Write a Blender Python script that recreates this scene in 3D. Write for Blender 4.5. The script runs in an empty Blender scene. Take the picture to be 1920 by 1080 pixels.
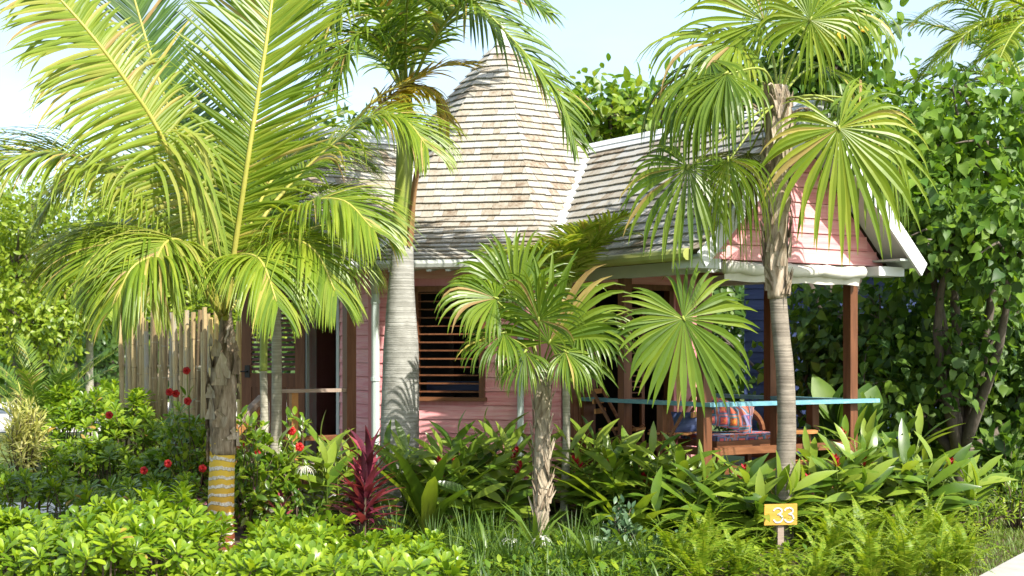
import bpy, math, random
import numpy as np
from mathutils import Vector as V, Matrix, noise

random.seed(11)
rng = np.random.default_rng(11)
S = bpy.context.scene
COL = S.collection
R = math.radians

# ------------------------------------------------------------------ camera, sky, sun, exposure
F, HZ, CZ = 2670.0, 660.0, 1.7          # focal length in photo pixels, horizon row, eye height
cam = bpy.data.cameras.new('camera')
cam.lens = 36.0 * F / 1920.0
cam.shift_y = (HZ - 540.0) / 1920.0
cam.clip_start, cam.clip_end = 0.1, 3000
cam.dof.use_dof = True
cam.dof.focus_distance = 12.9
cam.dof.aperture_fstop = 3.2
camo = bpy.data.objects.new('camera', cam)
camo.location = (0, 0, CZ)
camo.rotation_euler = (R(90), 0, 0)
COL.objects.link(camo)
S.camera = camo

SUN = V((0.48, -0.62, 0.78)).normalized()
W = bpy.data.worlds.new('World')
S.world = W
W.use_nodes = True
nt = W.node_tree
nt.nodes.clear()
sky = nt.nodes.new('ShaderNodeTexSky')
sky.sky_type = 'NISHITA'
sky.sun_disc = False
sky.sun_elevation = math.asin(SUN.z)
sky.sun_rotation = math.atan2(SUN.x, SUN.y)
sky.air_density = 1.0
sky.dust_density = 2.2
sky.ozone_density = 1.0
tc = nt.nodes.new('ShaderNodeTexCoord')
mp = nt.nodes.new('ShaderNodeMapping')
mp.inputs['Scale'].default_value = (1.6, 1.6, 4.5)
nz = nt.nodes.new('ShaderNodeTexNoise')
nz.inputs['Scale'].default_value = 2.2
nz.inputs['Detail'].default_value = 7
nz.inputs['Roughness'].default_value = 0.58
rp = nt.nodes.new('ShaderNodeValToRGB')
rp.color_ramp.elements[0].position = 0.36
rp.color_ramp.elements[0].color = (0, 0, 0, 1)
rp.color_ramp.elements[1].position = 0.66
rp.color_ramp.elements[1].color = (0.85, 0.85, 0.85, 1)
mx = nt.nodes.new('ShaderNodeMix')
mx.data_type = 'RGBA'
mx.inputs['B'].default_value = (1.92, 2.22, 2.46, 1)
bg = nt.nodes.new('ShaderNodeBackground')
bg.inputs['Strength'].default_value = 0.15
wo = nt.nodes.new('ShaderNodeOutputWorld')
L = nt.links.new
L(tc.outputs['Generated'], mp.inputs['Vector'])
L(mp.outputs['Vector'], nz.inputs['Vector'])
L(nz.outputs['Fac'], rp.inputs['Fac'])
L(rp.outputs['Color'], mx.inputs['Factor'])
L(sky.outputs['Color'], mx.inputs['A'])
L(mx.outputs['Result'], bg.inputs['Color'])
L(bg.outputs['Background'], wo.inputs['Surface'])

sl = bpy.data.lights.new('sun', 'SUN')
sl.energy = 3.7
sl.angle = R(0.5)
sl.color = (1.0, 0.95, 0.86)
so = bpy.data.objects.new('sun', sl)
so.rotation_euler = (-SUN).to_track_quat('-Z', 'Y').to_euler()
so.location = SUN * 50
COL.objects.link(so)
S.view_settings.view_transform = 'Standard'
S.view_settings.look = 'None'
S.view_settings.exposure = 1.42
S.view_settings.gamma = 1.0
S.cycles.max_bounces = 8
S.cycles.transmission_bounces = 6
S.cycles.sample_clamp_indirect = 6.0


def P(px, py, d):
    return V(((px - 960) * d / F, d, CZ - (py - HZ) * d / F))


def GX(px, d, z=0.0):
    return V(((px - 960) * d / F, d, z))


# ------------------------------------------------------------------ materials
def newmat(name):
    m = bpy.data.materials.new(name)
    m.use_nodes = True
    n = m.node_tree.nodes
    return m, n, m.node_tree.links.new, n['Principled BSDF']


def rand_node(n, l):
    oi = n.new('ShaderNodeObjectInfo')
    ge = n.new('ShaderNodeNewGeometry')
    ad = n.new('ShaderNodeMath'); ad.operation = 'ADD'
    fr = n.new('ShaderNodeMath'); fr.operation = 'FRACT'
    l(oi.outputs['Random'], ad.inputs[0])
    l(ge.outputs['Random Per Island'], ad.inputs[1])
    l(ad.outputs[0], fr.inputs[0])
    return fr.outputs[0]


def ramp(n, stops):
    r = n.new('ShaderNodeValToRGB')
    e = r.color_ramp.elements
    e[0].position, e[0].color = stops[0][0], (*stops[0][1], 1)
    e[1].position, e[1].color = stops[-1][0], (*stops[-1][1], 1)
    for p, c in stops[1:-1]:
        x = e.new(p); x.color = (*c, 1)
    return r


def leafmat(name, stops, trans=0.35, tcol=1.7, rough=0.42, spec=0.4, vein=0.0):
    m, n, l, b = newmat(name)
    r = ramp(n, stops)
    rn = rand_node(n, l)
    tx = n.new('ShaderNodeTexCoord')
    no = n.new('ShaderNodeTexNoise'); no.inputs['Scale'].default_value = 5
    no.inputs['Detail'].default_value = 4
    l(tx.outputs['Object'], no.inputs['Vector'])
    mixf = n.new('ShaderNodeMath'); mixf.operation = 'MULTIPLY_ADD'
    mixf.inputs[1].default_value = 0.5
    sub = n.new('ShaderNodeMath'); sub.operation = 'SUBTRACT'; sub.inputs[1].default_value = 0.25
    l(no.outputs['Fac'], mixf.inputs[0]); l(rn, mixf.inputs[2])
    l(mixf.outputs[0], sub.inputs[0])
    l(sub.outputs[0], r.inputs['Fac'])
    l(r.outputs['Color'], b.inputs['Base Color'])
    b.inputs['Roughness'].default_value = rough
    b.inputs['Specular IOR Level'].default_value = spec
    tr = n.new('ShaderNodeBsdfTranslucent')
    mu = n.new('ShaderNodeMix'); mu.data_type = 'RGBA'; mu.blend_type = 'MULTIPLY'
    mu.inputs['Factor'].default_value = 1.0
    mu.inputs['B'].default_value = (tcol * 1.15, tcol * 1.1, tcol * 0.5, 1)
    l(r.outputs['Color'], mu.inputs['A'])
    l(mu.outputs['Result'], tr.inputs['Color'])
    ms = n.new('ShaderNodeMixShader'); ms.inputs[0].default_value = trans
    l(b.outputs[0], ms.inputs[1]); l(tr.outputs[0], ms.inputs[2])
    l(ms.outputs[0], n['Material Output'].inputs['Surface'])
    return m


def surf(name, stops, scale=(4, 4, 4), detail=6, rough=0.6, bump=0.15, spec=0.3, dist=0.0, randmix=0.0, bscale=None, metal=0.0):
    m, n, l, b = newmat(name)
    tx = n.new('ShaderNodeTexCoord')
    ma = n.new('ShaderNodeMapping'); ma.inputs['Scale'].default_value = scale
    l(tx.outputs['Object'], ma.inputs['Vector'])
    no = n.new('ShaderNodeTexNoise'); no.inputs['Scale'].default_value = 1.0
    no.inputs['Detail'].default_value = detail
    no.inputs['Roughness'].default_value = 0.62
    no.inputs['Distortion'].default_value = dist
    l(ma.outputs[0], no.inputs['Vector'])
    r = ramp(n, stops)
    fac = no.outputs['Fac']
    if randmix:
        rn = rand_node(n, l)
        oi = n.new('ShaderNodeVectorMath'); oi.operation = 'SCALE'
        cb = n.new('ShaderNodeCombineXYZ')
        l(rn, cb.inputs[0]); l(rn, cb.inputs[1])
        l(cb.outputs[0], oi.inputs[0]); oi.inputs['Scale'].default_value = 37.0
        av = n.new('ShaderNodeVectorMath'); av.operation = 'ADD'
        l(ma.outputs[0], av.inputs[0]); l(oi.outputs[0], av.inputs[1])
        l(av.outputs[0], no.inputs['Vector'])
        a = n.new('ShaderNodeMath'); a.operation = 'MULTIPLY_ADD'; a.inputs[1].default_value = randmix
        s = n.new('ShaderNodeMath'); s.operation = 'SUBTRACT'; s.inputs[1].default_value = randmix / 2
        l(rn, a.inputs[0]); l(no.outputs['Fac'], a.inputs[2]); l(a.outputs[0], s.inputs[0])
        fac = s.outputs[0]
    l(fac, r.inputs['Fac'])
    l(r.outputs['Color'], b.inputs['Base Color'])
    b.inputs['Roughness'].default_value = rough
    b.inputs['Specular IOR Level'].default_value = spec
    b.inputs['Metallic'].default_value = metal
    if bump:
        bp = n.new('ShaderNodeBump'); bp.inputs['Strength'].default_value = bump
        bp.inputs['Distance'].default_value = 0.02
        l(no.outputs['Fac'], bp.inputs['Height'])
        l(bp.outputs[0], b.inputs['Normal'])
    return m


M = {}
M['coco'] = leafmat('coconut_frond_green', [(0.0, (0.10, 0.17, 0.012)), (0.5, (0.17, 0.25, 0.016)), (1.0, (0.26, 0.31, 0.03))], 0.42, 1.5, 0.38)
M['coco_pale'] = leafmat('coconut_frond_pale', [(0.0, (0.15, 0.22, 0.02)), (0.5, (0.22, 0.29, 0.03)), (1.0, (0.32, 0.32, 0.07))], 0.42, 1.45, 0.4)
M['coco_yellow'] = leafmat('coconut_frond_yellow', [(0.0, (0.24, 0.22, 0.015)), (0.5, (0.36, 0.28, 0.02)), (1.0, (0.42, 0.27, 0.03))], 0.42, 1.35, 0.45)
M['drystraw'] = leafmat('dry_palm_leaf', [(0.0, (0.26, 0.17, 0.06)), (0.5, (0.36, 0.29, 0.08)), (1.0, (0.34, 0.30, 0.05))], 0.3, 1.1, 0.6)
M['yellowed'] = leafmat('yellowed_leaf', [(0.0, (0.30, 0.25, 0.03)), (1.0, (0.38, 0.22, 0.05))], 0.3, 1.1, 0.5)
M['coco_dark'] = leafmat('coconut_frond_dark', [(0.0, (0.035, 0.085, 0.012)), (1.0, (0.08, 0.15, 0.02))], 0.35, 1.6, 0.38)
M['royal'] = leafmat('royal_frond_green', [(0.0, (0.06, 0.12, 0.012)), (0.5, (0.12, 0.20, 0.018)), (1.0, (0.20, 0.27, 0.03))], 0.38, 1.6, 0.4)
M['fan'] = leafmat('fan_leaf_green', [(0.0, (0.06, 0.115, 0.008)), (0.5, (0.105, 0.175, 0.012)), (1.0, (0.17, 0.235, 0.02))], 0.38, 1.6, 0.36, 0.4)
M['fan_light'] = leafmat('fan_leaf_light', [(0.0, (0.11, 0.18, 0.012)), (0.5, (0.17, 0.245, 0.016)), (1.0, (0.26, 0.30, 0.03))], 0.38, 1.5, 0.38, 0.4)
M['fan_dull'] = leafmat('fan_leaf_dull', [(0.0, (0.07, 0.09, 0.01)), (1.0, (0.12, 0.13, 0.02))], 0.3, 1.4, 0.5)  # darker olive copy, used where a leaf shows its underside
M['ginger'] = leafmat('ginger_leaf', [(0.0, (0.042, 0.090, 0.010)), (0.5, (0.091, 0.159, 0.014)), (1.0, (0.205, 0.276, 0.03))], 0.3, 1.8, 0.3, 0.5)
M['ginger_new'] = leafmat('ginger_leaf_new', [(0.0, (0.113, 0.196, 0.02)), (1.0, (0.227, 0.299, 0.04))], 0.36, 1.6, 0.32, 0.5)
M['scae'] = leafmat('bush_leaf_bright', [(0.0, (0.082, 0.162, 0.010)), (0.5, (0.151, 0.248, 0.012)), (1.0, (0.265, 0.356, 0.02))], 0.36, 1.6, 0.33, 0.5)
M['scae_dark'] = leafmat('bush_leaf_mid', [(0.0, (0.039, 0.099, 0.010)), (1.0, (0.118, 0.209, 0.018))], 0.33, 1.7, 0.35, 0.5)
M['fern'] = leafmat('fern_leaf', [(0.0, (0.10, 0.18, 0.010)), (0.5, (0.17, 0.26, 0.014)), (1.0, (0.26, 0.32, 0.03))], 0.4, 1.5, 0.45, 0.3)
M['heart'] = leafmat('heart_leaf', [(0.0, (0.025, 0.068, 0.010)), (0.6, (0.058, 0.120, 0.014)), (1.0, (0.127, 0.208, 0.02))], 0.3, 1.8, 0.5, 0.35)
M['heart_pale'] = leafmat('heart_leaf_pale', [(0.0, (0.06, 0.14, 0.012)), (1.0, (0.16, 0.26, 0.025))], 0.38, 1.6, 0.5, 0.35)
M['tree'] = leafmat('tree_leaf', [(0.0, (0.10, 0.17, 0.012)), (0.5, (0.19, 0.27, 0.018)), (1.0, (0.27, 0.33, 0.035))], 0.36, 1.6, 0.4, 0.4)
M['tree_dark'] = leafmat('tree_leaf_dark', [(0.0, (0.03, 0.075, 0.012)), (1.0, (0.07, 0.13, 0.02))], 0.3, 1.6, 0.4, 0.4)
M['cordy'] = leafmat('cordyline_leaf', [(0.0, (0.07, 0.016, 0.030)), (0.5, (0.15, 0.024, 0.045)), (1.0, (0.33, 0.06, 0.085))], 0.28, 1.3, 0.3, 0.5)
M['croton'] = leafmat('croton_leaf', [(0.0, (0.46, 0.45, 0.13)), (0.5, (0.36, 0.38, 0.08)), (1.0, (0.56, 0.52, 0.2))], 0.3, 1.3, 0.4)
M['hibis'] = leafmat('hibiscus_leaf', [(0.0, (0.060, 0.127, 0.010)), (0.5, (0.121, 0.212, 0.014)), (1.0, (0.241, 0.307, 0.02))], 0.34, 1.7, 0.32, 0.5)
M['greyleaf'] = leafmat('grey_green_leaf', [(0.0, (0.05, 0.105, 0.05)), (1.0, (0.11, 0.18, 0.085))], 0.25, 1.3, 0.4)
M['grassy'] = leafmat('grass_blade', [(0.0, (0.03, 0.075, 0.010)), (1.0, (0.10, 0.17, 0.025))], 0.3, 1.6, 0.4)
M['lawn'] = leafmat('lawn_blade', [(0.0, (0.07, 0.13, 0.015)), (1.0, (0.15, 0.21, 0.03))], 0.3, 1.4, 0.5)
M['lily'] = leafmat('lily_leaf', [(0.0, (0.06, 0.12, 0.012)), (1.0, (0.13, 0.20, 0.03))], 0.32, 1.6, 0.35)
M['red'] = leafmat('red_petal', [(0.0, (0.36, 0.008, 0.010)), (1.0, (0.55, 0.02, 0.015))], 0.3, 1.0, 0.5)
M['redbract'] = leafmat('red_bract', [(0.0, (0.30, 0.008, 0.02)), (1.0, (0.45, 0.015, 0.03))], 0.2, 1.0, 0.5)
M['whitepetal'] = leafmat('white_petal', [(0.0, (0.62, 0.64, 0.52)), (1.0, (0.74, 0.75, 0.68))], 0.3, 0.8, 0.5)
M['yellowpetal'] = leafmat('yellow_petal', [(0.0, (0.7, 0.38, 0.02)), (1.0, (0.75, 0.45, 0.03))], 0.3, 1.0, 0.5)
M['stem'] = surf('green_stem', [(0.2, (0.09, 0.15, 0.02)), (0.8, (0.17, 0.22, 0.04))], (8, 8, 3), rough=0.4, bump=0.05)
M['rib'] = surf('palm_rib', [(0.2, (0.26, 0.27, 0.035)), (0.8, (0.40, 0.36, 0.09))], (6, 6, 6), rough=0.4, bump=0.05)
M['rib_green'] = surf('palm_rib_green', [(0.2, (0.17, 0.22, 0.03)), (0.8, (0.27, 0.30, 0.06))], (6, 6, 6), rough=0.4, bump=0.05)
M['twig'] = surf('twig_brown', [(0.2, (0.06, 0.045, 0.03)), (0.8, (0.15, 0.11, 0.07))], (10, 10, 4), rough=0.8)
M['bark'] = surf('tree_bark', [(0.2, (0.05, 0.04, 0.03)), (0.8, (0.17, 0.14, 0.11))], (14, 14, 4), rough=0.9, bump=0.5)
M['pink'] = surf('pink_painted_board', [(0.22, (0.56, 0.17, 0.19)), (0.42, (0.66, 0.26, 0.275)), (0.58, (0.70, 0.345, 0.345)), (0.8, (0.73, 0.48, 0.46))], (2.2, 2.2, 34), 7, 0.55, 0.12, 0.3, 0.6, 0.16)
M['pinktrim'] = surf('pink_trim', [(0.2, (0.58, 0.20, 0.225)), (0.8, (0.65, 0.30, 0.32))], (20, 20, 2), 5, 0.5, 0.08)
M['blue'] = surf('blue_painted_board', [(0.2, (0.03, 0.045, 0.13)), (0.8, (0.07, 0.10, 0.22))], (3, 3, 40), 6, 0.55, 0.1, randmix=0.2)
M['teal'] = surf('teal_painted_rail', [(0.25, (0.09, 0.23, 0.30)), (0.55, (0.15, 0.33, 0.39)), (0.8, (0.34, 0.50, 0.52))], (9, 9, 30), 7, 0.5, 0.1, 0.3, 0.5)
M['teak'] = surf('teak_wood', [(0.2, (0.085, 0.032, 0.014)), (0.5, (0.145, 0.056, 0.024)), (0.8, (0.215, 0.09, 0.04))], (16, 16, 1.6), 7, 0.45, 0.1, 0.35, 1.0, 0.2)
M['teakh'] = surf('teak_wood_flat', [(0.2, (0.10, 0.036, 0.015)), (0.5, (0.165, 0.066, 0.027)), (0.8, (0.25, 0.11, 0.05))], (4, 4, 25), 6, 0.45, 0.1, 0.35, 0.6, 0.2)
M['lightwood'] = surf('light_bamboo_wood', [(0.2, (0.30, 0.13, 0.04)), (0.8, (0.46, 0.23, 0.08))], (12, 12, 12), 5, 0.4, 0.08)
M['greywood'] = surf('weathered_rail_wood', [(0.2, (0.22, 0.16, 0.12)), (0.8, (0.42, 0.33, 0.27))], (5, 5, 25), 6, 0.7, 0.1)
M['white'] = surf('white_paint', [(0.2, (0.52, 0.54, 0.55)), (0.8, (0.64, 0.655, 0.66))], (3, 3, 12), 6, 0.5, 0.03)
M['greytrim'] = surf('pale_grey_paint', [(0.2, (0.36, 0.40, 0.38)), (0.8, (0.50, 0.54, 0.50))], (6, 6, 2), 5, 0.5, 0.03)
M['zinc'] = surf('pale_downpipe', [(0.2, (0.42, 0.50, 0.47)), (0.8, (0.55, 0.62, 0.58))], (9, 9, 2), 5, 0.4, 0.03, 0.5)
M['gutter'] = surf('grey_gutter', [(0.2, (0.34, 0.36, 0.33)), (0.8, (0.52, 0.54, 0.50))], (4, 4, 4), 5, 0.4, 0.03, 0.5)
M['bgutter'] = surf('green_bamboo', [(0.2, (0.26, 0.29, 0.07)), (0.8, (0.42, 0.43, 0.15))], (5, 5, 5), 5, 0.4, 0.03)
M['canvas'] = surf('canvas_cloth', [(0.2, (0.52, 0.50, 0.44)), (0.8, (0.66, 0.64, 0.58))], (5, 5, 5), 5, 0.85, 0.15)
M['shingle'] = surf('cedar_shingle', [(0.04, (0.17, 0.125, 0.09)), (0.18, (0.245, 0.205, 0.155)), (0.34, (0.30, 0.27, 0.22)), (0.55, (0.33, 0.31, 0.265)), (0.85, (0.355, 0.35, 0.33))], (24, 24, 5), 5, 0.85, 0.12, 0.15, 0.2, 0.70)
M['felt'] = surf('roof_board', [(0.2, (0.05, 0.04, 0.03)), (0.8, (0.09, 0.07, 0.05))], (5, 5, 5), 4, 0.9)
M['dark'] = surf('dark_interior', [(0.2, (0.012, 0.010, 0.010)), (0.8, (0.03, 0.024, 0.02))], (5, 5, 5), 4, 0.7, 0.0)  # near-black, the room's shade is put into the colour
M['black'] = surf('black_metal', [(0.2, (0.015, 0.015, 0.017)), (0.8, (0.03, 0.03, 0.03))], (9, 9, 9), 4, 0.4, 0.0)
M['bamboo'] = surf('bamboo_pole', [(0.15, (0.14, 0.09, 0.045)), (0.38, (0.30, 0.215, 0.105)), (0.6, (0.42, 0.32, 0.16)), (0.85, (0.28, 0.26, 0.215))], (14, 14, 2.2), 6, 0.5, 0.1, 0.3, 0.3, 0.55)
M['bamboo_lit'] = surf('bamboo_pole_lit', [(0.15, (0.42, 0.30, 0.10)), (0.8, (0.60, 0.47, 0.20))], (14, 14, 2.2), 6, 0.45, 0.1, 0.35, 0.3, 0.4)  # paler copy of bamboo, sunlight put into the colour
M['soil'] = surf('soil', [(0.25, (0.035, 0.022, 0.014)), (0.55, (0.085, 0.055, 0.034)), (0.8, (0.16, 0.11, 0.07))], (9, 9, 9), 8, 0.95, 0.6)
M['turf'] = surf('turf', [(0.25, (0.05, 0.085, 0.016)), (0.55, (0.10, 0.14, 0.03)), (0.8, (0.17, 0.18, 0.06))], (5, 5, 5), 9, 0.95, 0.5)
M['sand'] = surf('pale_sand', [(0.25, (0.52, 0.49, 0.43)), (0.8, (0.66, 0.63, 0.57))], (7, 7, 7), 8, 0.9, 0.3)
M['concrete'] = surf('pale_concrete', [(0.25, (0.27, 0.26, 0.235)), (0.8, (0.40, 0.385, 0.35))], (6, 6, 6), 8, 0.85, 0.25)
M['husk'] = surf('palm_husk', [(0.22, (0.07, 0.05, 0.032)), (0.42, (0.24, 0.18, 0.12)), (0.58, (0.38, 0.31, 0.23)), (0.8, (0.52, 0.46, 0.38))], (26, 26, 5), 8, 0.9, 0.6, 0.2, 0.4, 0.25)
M['fibre'] = surf('palm_fibre', [(0.22, (0.10, 0.07, 0.045)), (0.45, (0.32, 0.26, 0.18)), (0.8, (0.50, 0.44, 0.34))], (50, 50, 9), 8, 0.95, 0.7)
M['signy'] = surf('yellow_paint', [(0.25, (0.48, 0.24, 0.03)), (0.8, (0.60, 0.37, 0.08))], (6, 6, 34), 6, 0.5, 0.1)
M['pinkstep'] = M['pinktrim']
M['crownshaft'] = surf('green_crownshaft', [(0.2, (0.16, 0.22, 0.035)), (0.8, (0.30, 0.33, 0.07))], (5, 5, 1.2), 5, 0.35, 0.04)
M['spathe'] = surf('brown_spathe', [(0.2, (0.13, 0.055, 0.02)), (0.8, (0.30, 0.17, 0.07))], (30, 30, 3), 6, 0.6, 0.2)


def ringmat(name, ca, cb, ringcol, scale, dist, w0=0.02, mot=(0.5, 0.5, 0.5)):
    """palm trunk skin: mottled base with leaf-scar rings at uneven heights"""
    m, n, l, b = newmat(name)
    tx = n.new('ShaderNodeTexCoord')
    sx = n.new('ShaderNodeSeparateXYZ')
    l(tx.outputs['Object'], sx.inputs[0])
    no = n.new('ShaderNodeTexNoise'); no.inputs['Scale'].default_value = 9; no.inputs['Detail'].default_value = 8
    l(tx.outputs['Object'], no.inputs['Vector'])
    a = n.new('ShaderNodeMath'); a.operation = 'MULTIPLY_ADD'; a.inputs[1].default_value = dist
    l(no.outputs['Fac'], a.inputs[0]); l(sx.outputs['Z'], a.inputs[2])
    cx = n.new('ShaderNodeCombineXYZ'); l(a.outputs[0], cx.inputs[2])
    wv = n.new('ShaderNodeTexNoise'); wv.noise_dimensions = '1D'
    wv.inputs['Scale'].default_value = 1.0; wv.inputs['Detail'].default_value = 3
    ms = n.new('ShaderNodeMath'); ms.operation = 'MULTIPLY'; ms.inputs[1].default_value = scale
    l(a.outputs[0], ms.inputs[0]); l(ms.outputs[0], wv.inputs['W'])
    r1 = ramp(n, [(0.3, ca), (0.7, cb)]); l(no.outputs['Fac'], r1.inputs['Fac'])
    r2 = ramp(n, [(0.40, (0, 0, 0)), (0.46, (1, 1, 1)), (0.52, (1, 1, 1)), (0.58, (0, 0, 0))])
    l(wv.outputs['Fac'], r2.inputs['Fac'])
    mi = n.new('ShaderNodeMix'); mi.data_type = 'RGBA'
    mf = n.new('ShaderNodeMath'); mf.operation = 'MULTIPLY'; mf.inputs[1].default_value = 0.38
    l(r2.outputs['Color'], mf.inputs[0]); l(mf.outputs[0], mi.inputs['Factor'])
    l(r1.outputs['Color'], mi.inputs['A']); mi.inputs['B'].default_value = (*ringcol, 1)
    l(mi.outputs['Result'], b.inputs['Base Color'])
    b.inputs['Roughness'].default_value = 0.8
    bp = n.new('ShaderNodeBump'); bp.inputs['Strength'].default_value = 0.35; bp.inputs['Distance'].default_value = 0.02
    sb = n.new('ShaderNodeMath'); sb.operation = 'SUBTRACT'
    l(no.outputs['Fac'], sb.inputs[0]); l(r2.outputs['Color'], sb.inputs[1])
    l(sb.outputs[0], bp.inputs['Height']); l(bp.outputs[0], b.inputs['Normal'])
    return m


M['royaltrunk'] = ringmat('royal_trunk', (0.22, 0.215, 0.19), (0.38, 0.375, 0.345), (0.14, 0.135, 0.115), 26, 0.03)
M['fantrunk'] = ringmat('fan_trunk', (0.15, 0.125, 0.095), (0.29, 0.25, 0.195), (0.06, 0.045, 0.03), 40, 0.03)
M['thintrunk'] = ringmat('thin_trunk', (0.26, 0.24, 0.18), (0.42, 0.40, 0.32), (0.17, 0.15, 0.11), 34, 0.02)


def bandmat():
    """ringed lower coconut stem: yellow sheath bands between white fibrous scars, brown near the ground"""
    m, n, l, b = newmat('coconut_ringed_stem')
    tx = n.new('ShaderNodeTexCoord')
    sx = n.new('ShaderNodeSeparateXYZ'); l(tx.outputs['Object'], sx.inputs[0])
    no = n.new('ShaderNodeTexNoise'); no.inputs['Scale'].default_value = 7; no.inputs['Detail'].default_value = 7
    ma = n.new('ShaderNodeMapping'); ma.inputs['Scale'].default_value = (1, 1, 0.45)
    l(tx.outputs['Object'], ma.inputs[0]); l(ma.outputs[0], no.inputs['Vector'])
    a = n.new('ShaderNodeMath'); a.operation = 'MULTIPLY_ADD'; a.inputs[1].default_value = 0.13
    l(no.outputs['Fac'], a.inputs[0]); l(sx.outputs['Z'], a.inputs[2])
    k = n.new('ShaderNodeMath'); k.operation = 'MULTIPLY'; k.inputs[1].default_value = 13.0
    l(a.outputs[0], k.inputs[0])
    f = n.new('ShaderNodeMath'); f.operation = 'FRACT'; l(k.outputs[0], f.inputs[0])
    hz = n.new('ShaderNodeMath'); hz.operation = 'MULTIPLY'; hz.inputs[1].default_value = 1.15
    l(a.outputs[0], hz.inputs[0])
    colr = ramp(n, [(0.0, (0.14, 0.035, 0.015)), (0.36, (0.20, 0.055, 0.02)), (0.46, (0.50, 0.26, 0.02)), (0.85, (0.62, 0.40, 0.03))])
    l(hz.outputs[0], colr.inputs['Fac'])
    bd = ramp(n, [(0.0, (1, 1, 1)), (0.30, (1, 1, 1)), (0.36, (0, 0, 0)), (0.93, (0, 0, 0)), (1.0, (1, 1, 1))])
    l(f.outputs[0], bd.inputs['Fac'])
    n2 = n.new('ShaderNodeTexNoise'); n2.inputs['Scale'].default_value = 60; n2.inputs['Detail'].default_value = 4
    l(tx.outputs['Object'], n2.inputs['Vector'])
    wr = ramp(n, [(0.3, (0.30, 0.24, 0.17)), (0.55, (0.60, 0.54, 0.44)), (0.75, (0.70, 0.66, 0.57))])
    l(n2.outputs['Fac'], wr.inputs['Fac'])
    mi = n.new('ShaderNodeMix'); mi.data_type = 'RGBA'
    l(bd.outputs['Color'], mi.inputs['Factor']); l(colr.outputs['Color'], mi.inputs['A']); l(wr.outputs['Color'], mi.inputs['B'])
    l(mi.outputs['Result'], b.inputs['Base Color'])
    b.inputs['Roughness'].default_value = 0.6
    bp = n.new('ShaderNodeBump'); bp.inputs['Strength'].default_value = 0.5; bp.inputs['Distance'].default_value = 0.015
    l(bd.outputs['Color'], bp.inputs['Height']); l(bp.outputs[0], b.inputs['Normal'])
    return m


M['bands'] = bandmat()


def cushmat():
    m, n, l, b = newmat('patterned_cloth')
    tx = n.new('ShaderNodeTexCoord')
    ma = n.new('ShaderNodeMapping'); ma.inputs['Scale'].default_value = (9, 9, 9)
    l(tx.outputs['Object'], ma.inputs[0])
    vo = n.new('ShaderNodeTexVoronoi'); vo.distance = 'CHEBYCHEV'; vo.inputs['Scale'].default_value = 1.0
    vo.inputs['Randomness'].default_value = 0.25
    l(ma.outputs[0], vo.inputs['Vector'])
    r = ramp(n, [(0.0, (0.75, 0.20, 0.03)), (0.16, (0.50, 0.05, 0.03)), (0.30, (0.05, 0.04, 0.07)), (0.40, (0.10, 0.16, 0.30)), (0.46, (0.34, 0.07, 0.04))])
    r.color_ramp.interpolation = 'CONSTANT'
    l(vo.outputs['Distance'], r.inputs['Fac'])
    mi = n.new('ShaderNodeMix'); mi.data_type = 'RGBA'; mi.blend_type = 'MIX'; mi.inputs['Factor'].default_value = 0.08
    l(r.outputs['Color'], mi.inputs['A']); l(vo.outputs['Color'], mi.inputs['B'])
    l(mi.outputs['Result'], b.inputs['Base Color'])
    b.inputs['Roughness'].default_value = 0.9
    return m


M['cushion'] = cushmat()

# ------------------------------------------------------------------ building helpers
ORG = {}


def prop(o, label=None, cat=None, group=None, kind=None):
    if label: o['label'] = label
    if cat: o['category'] = cat
    if group: o['group'] = group
    if kind: o['kind'] = kind
    return o


def thing(name, label, cat, loc, group=None):
    o = bpy.data.objects.new(name, None)
    COL.objects.link(o)
    o.location = loc
    ORG[o] = V(loc)
    return prop(o, label, cat, group)


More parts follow.
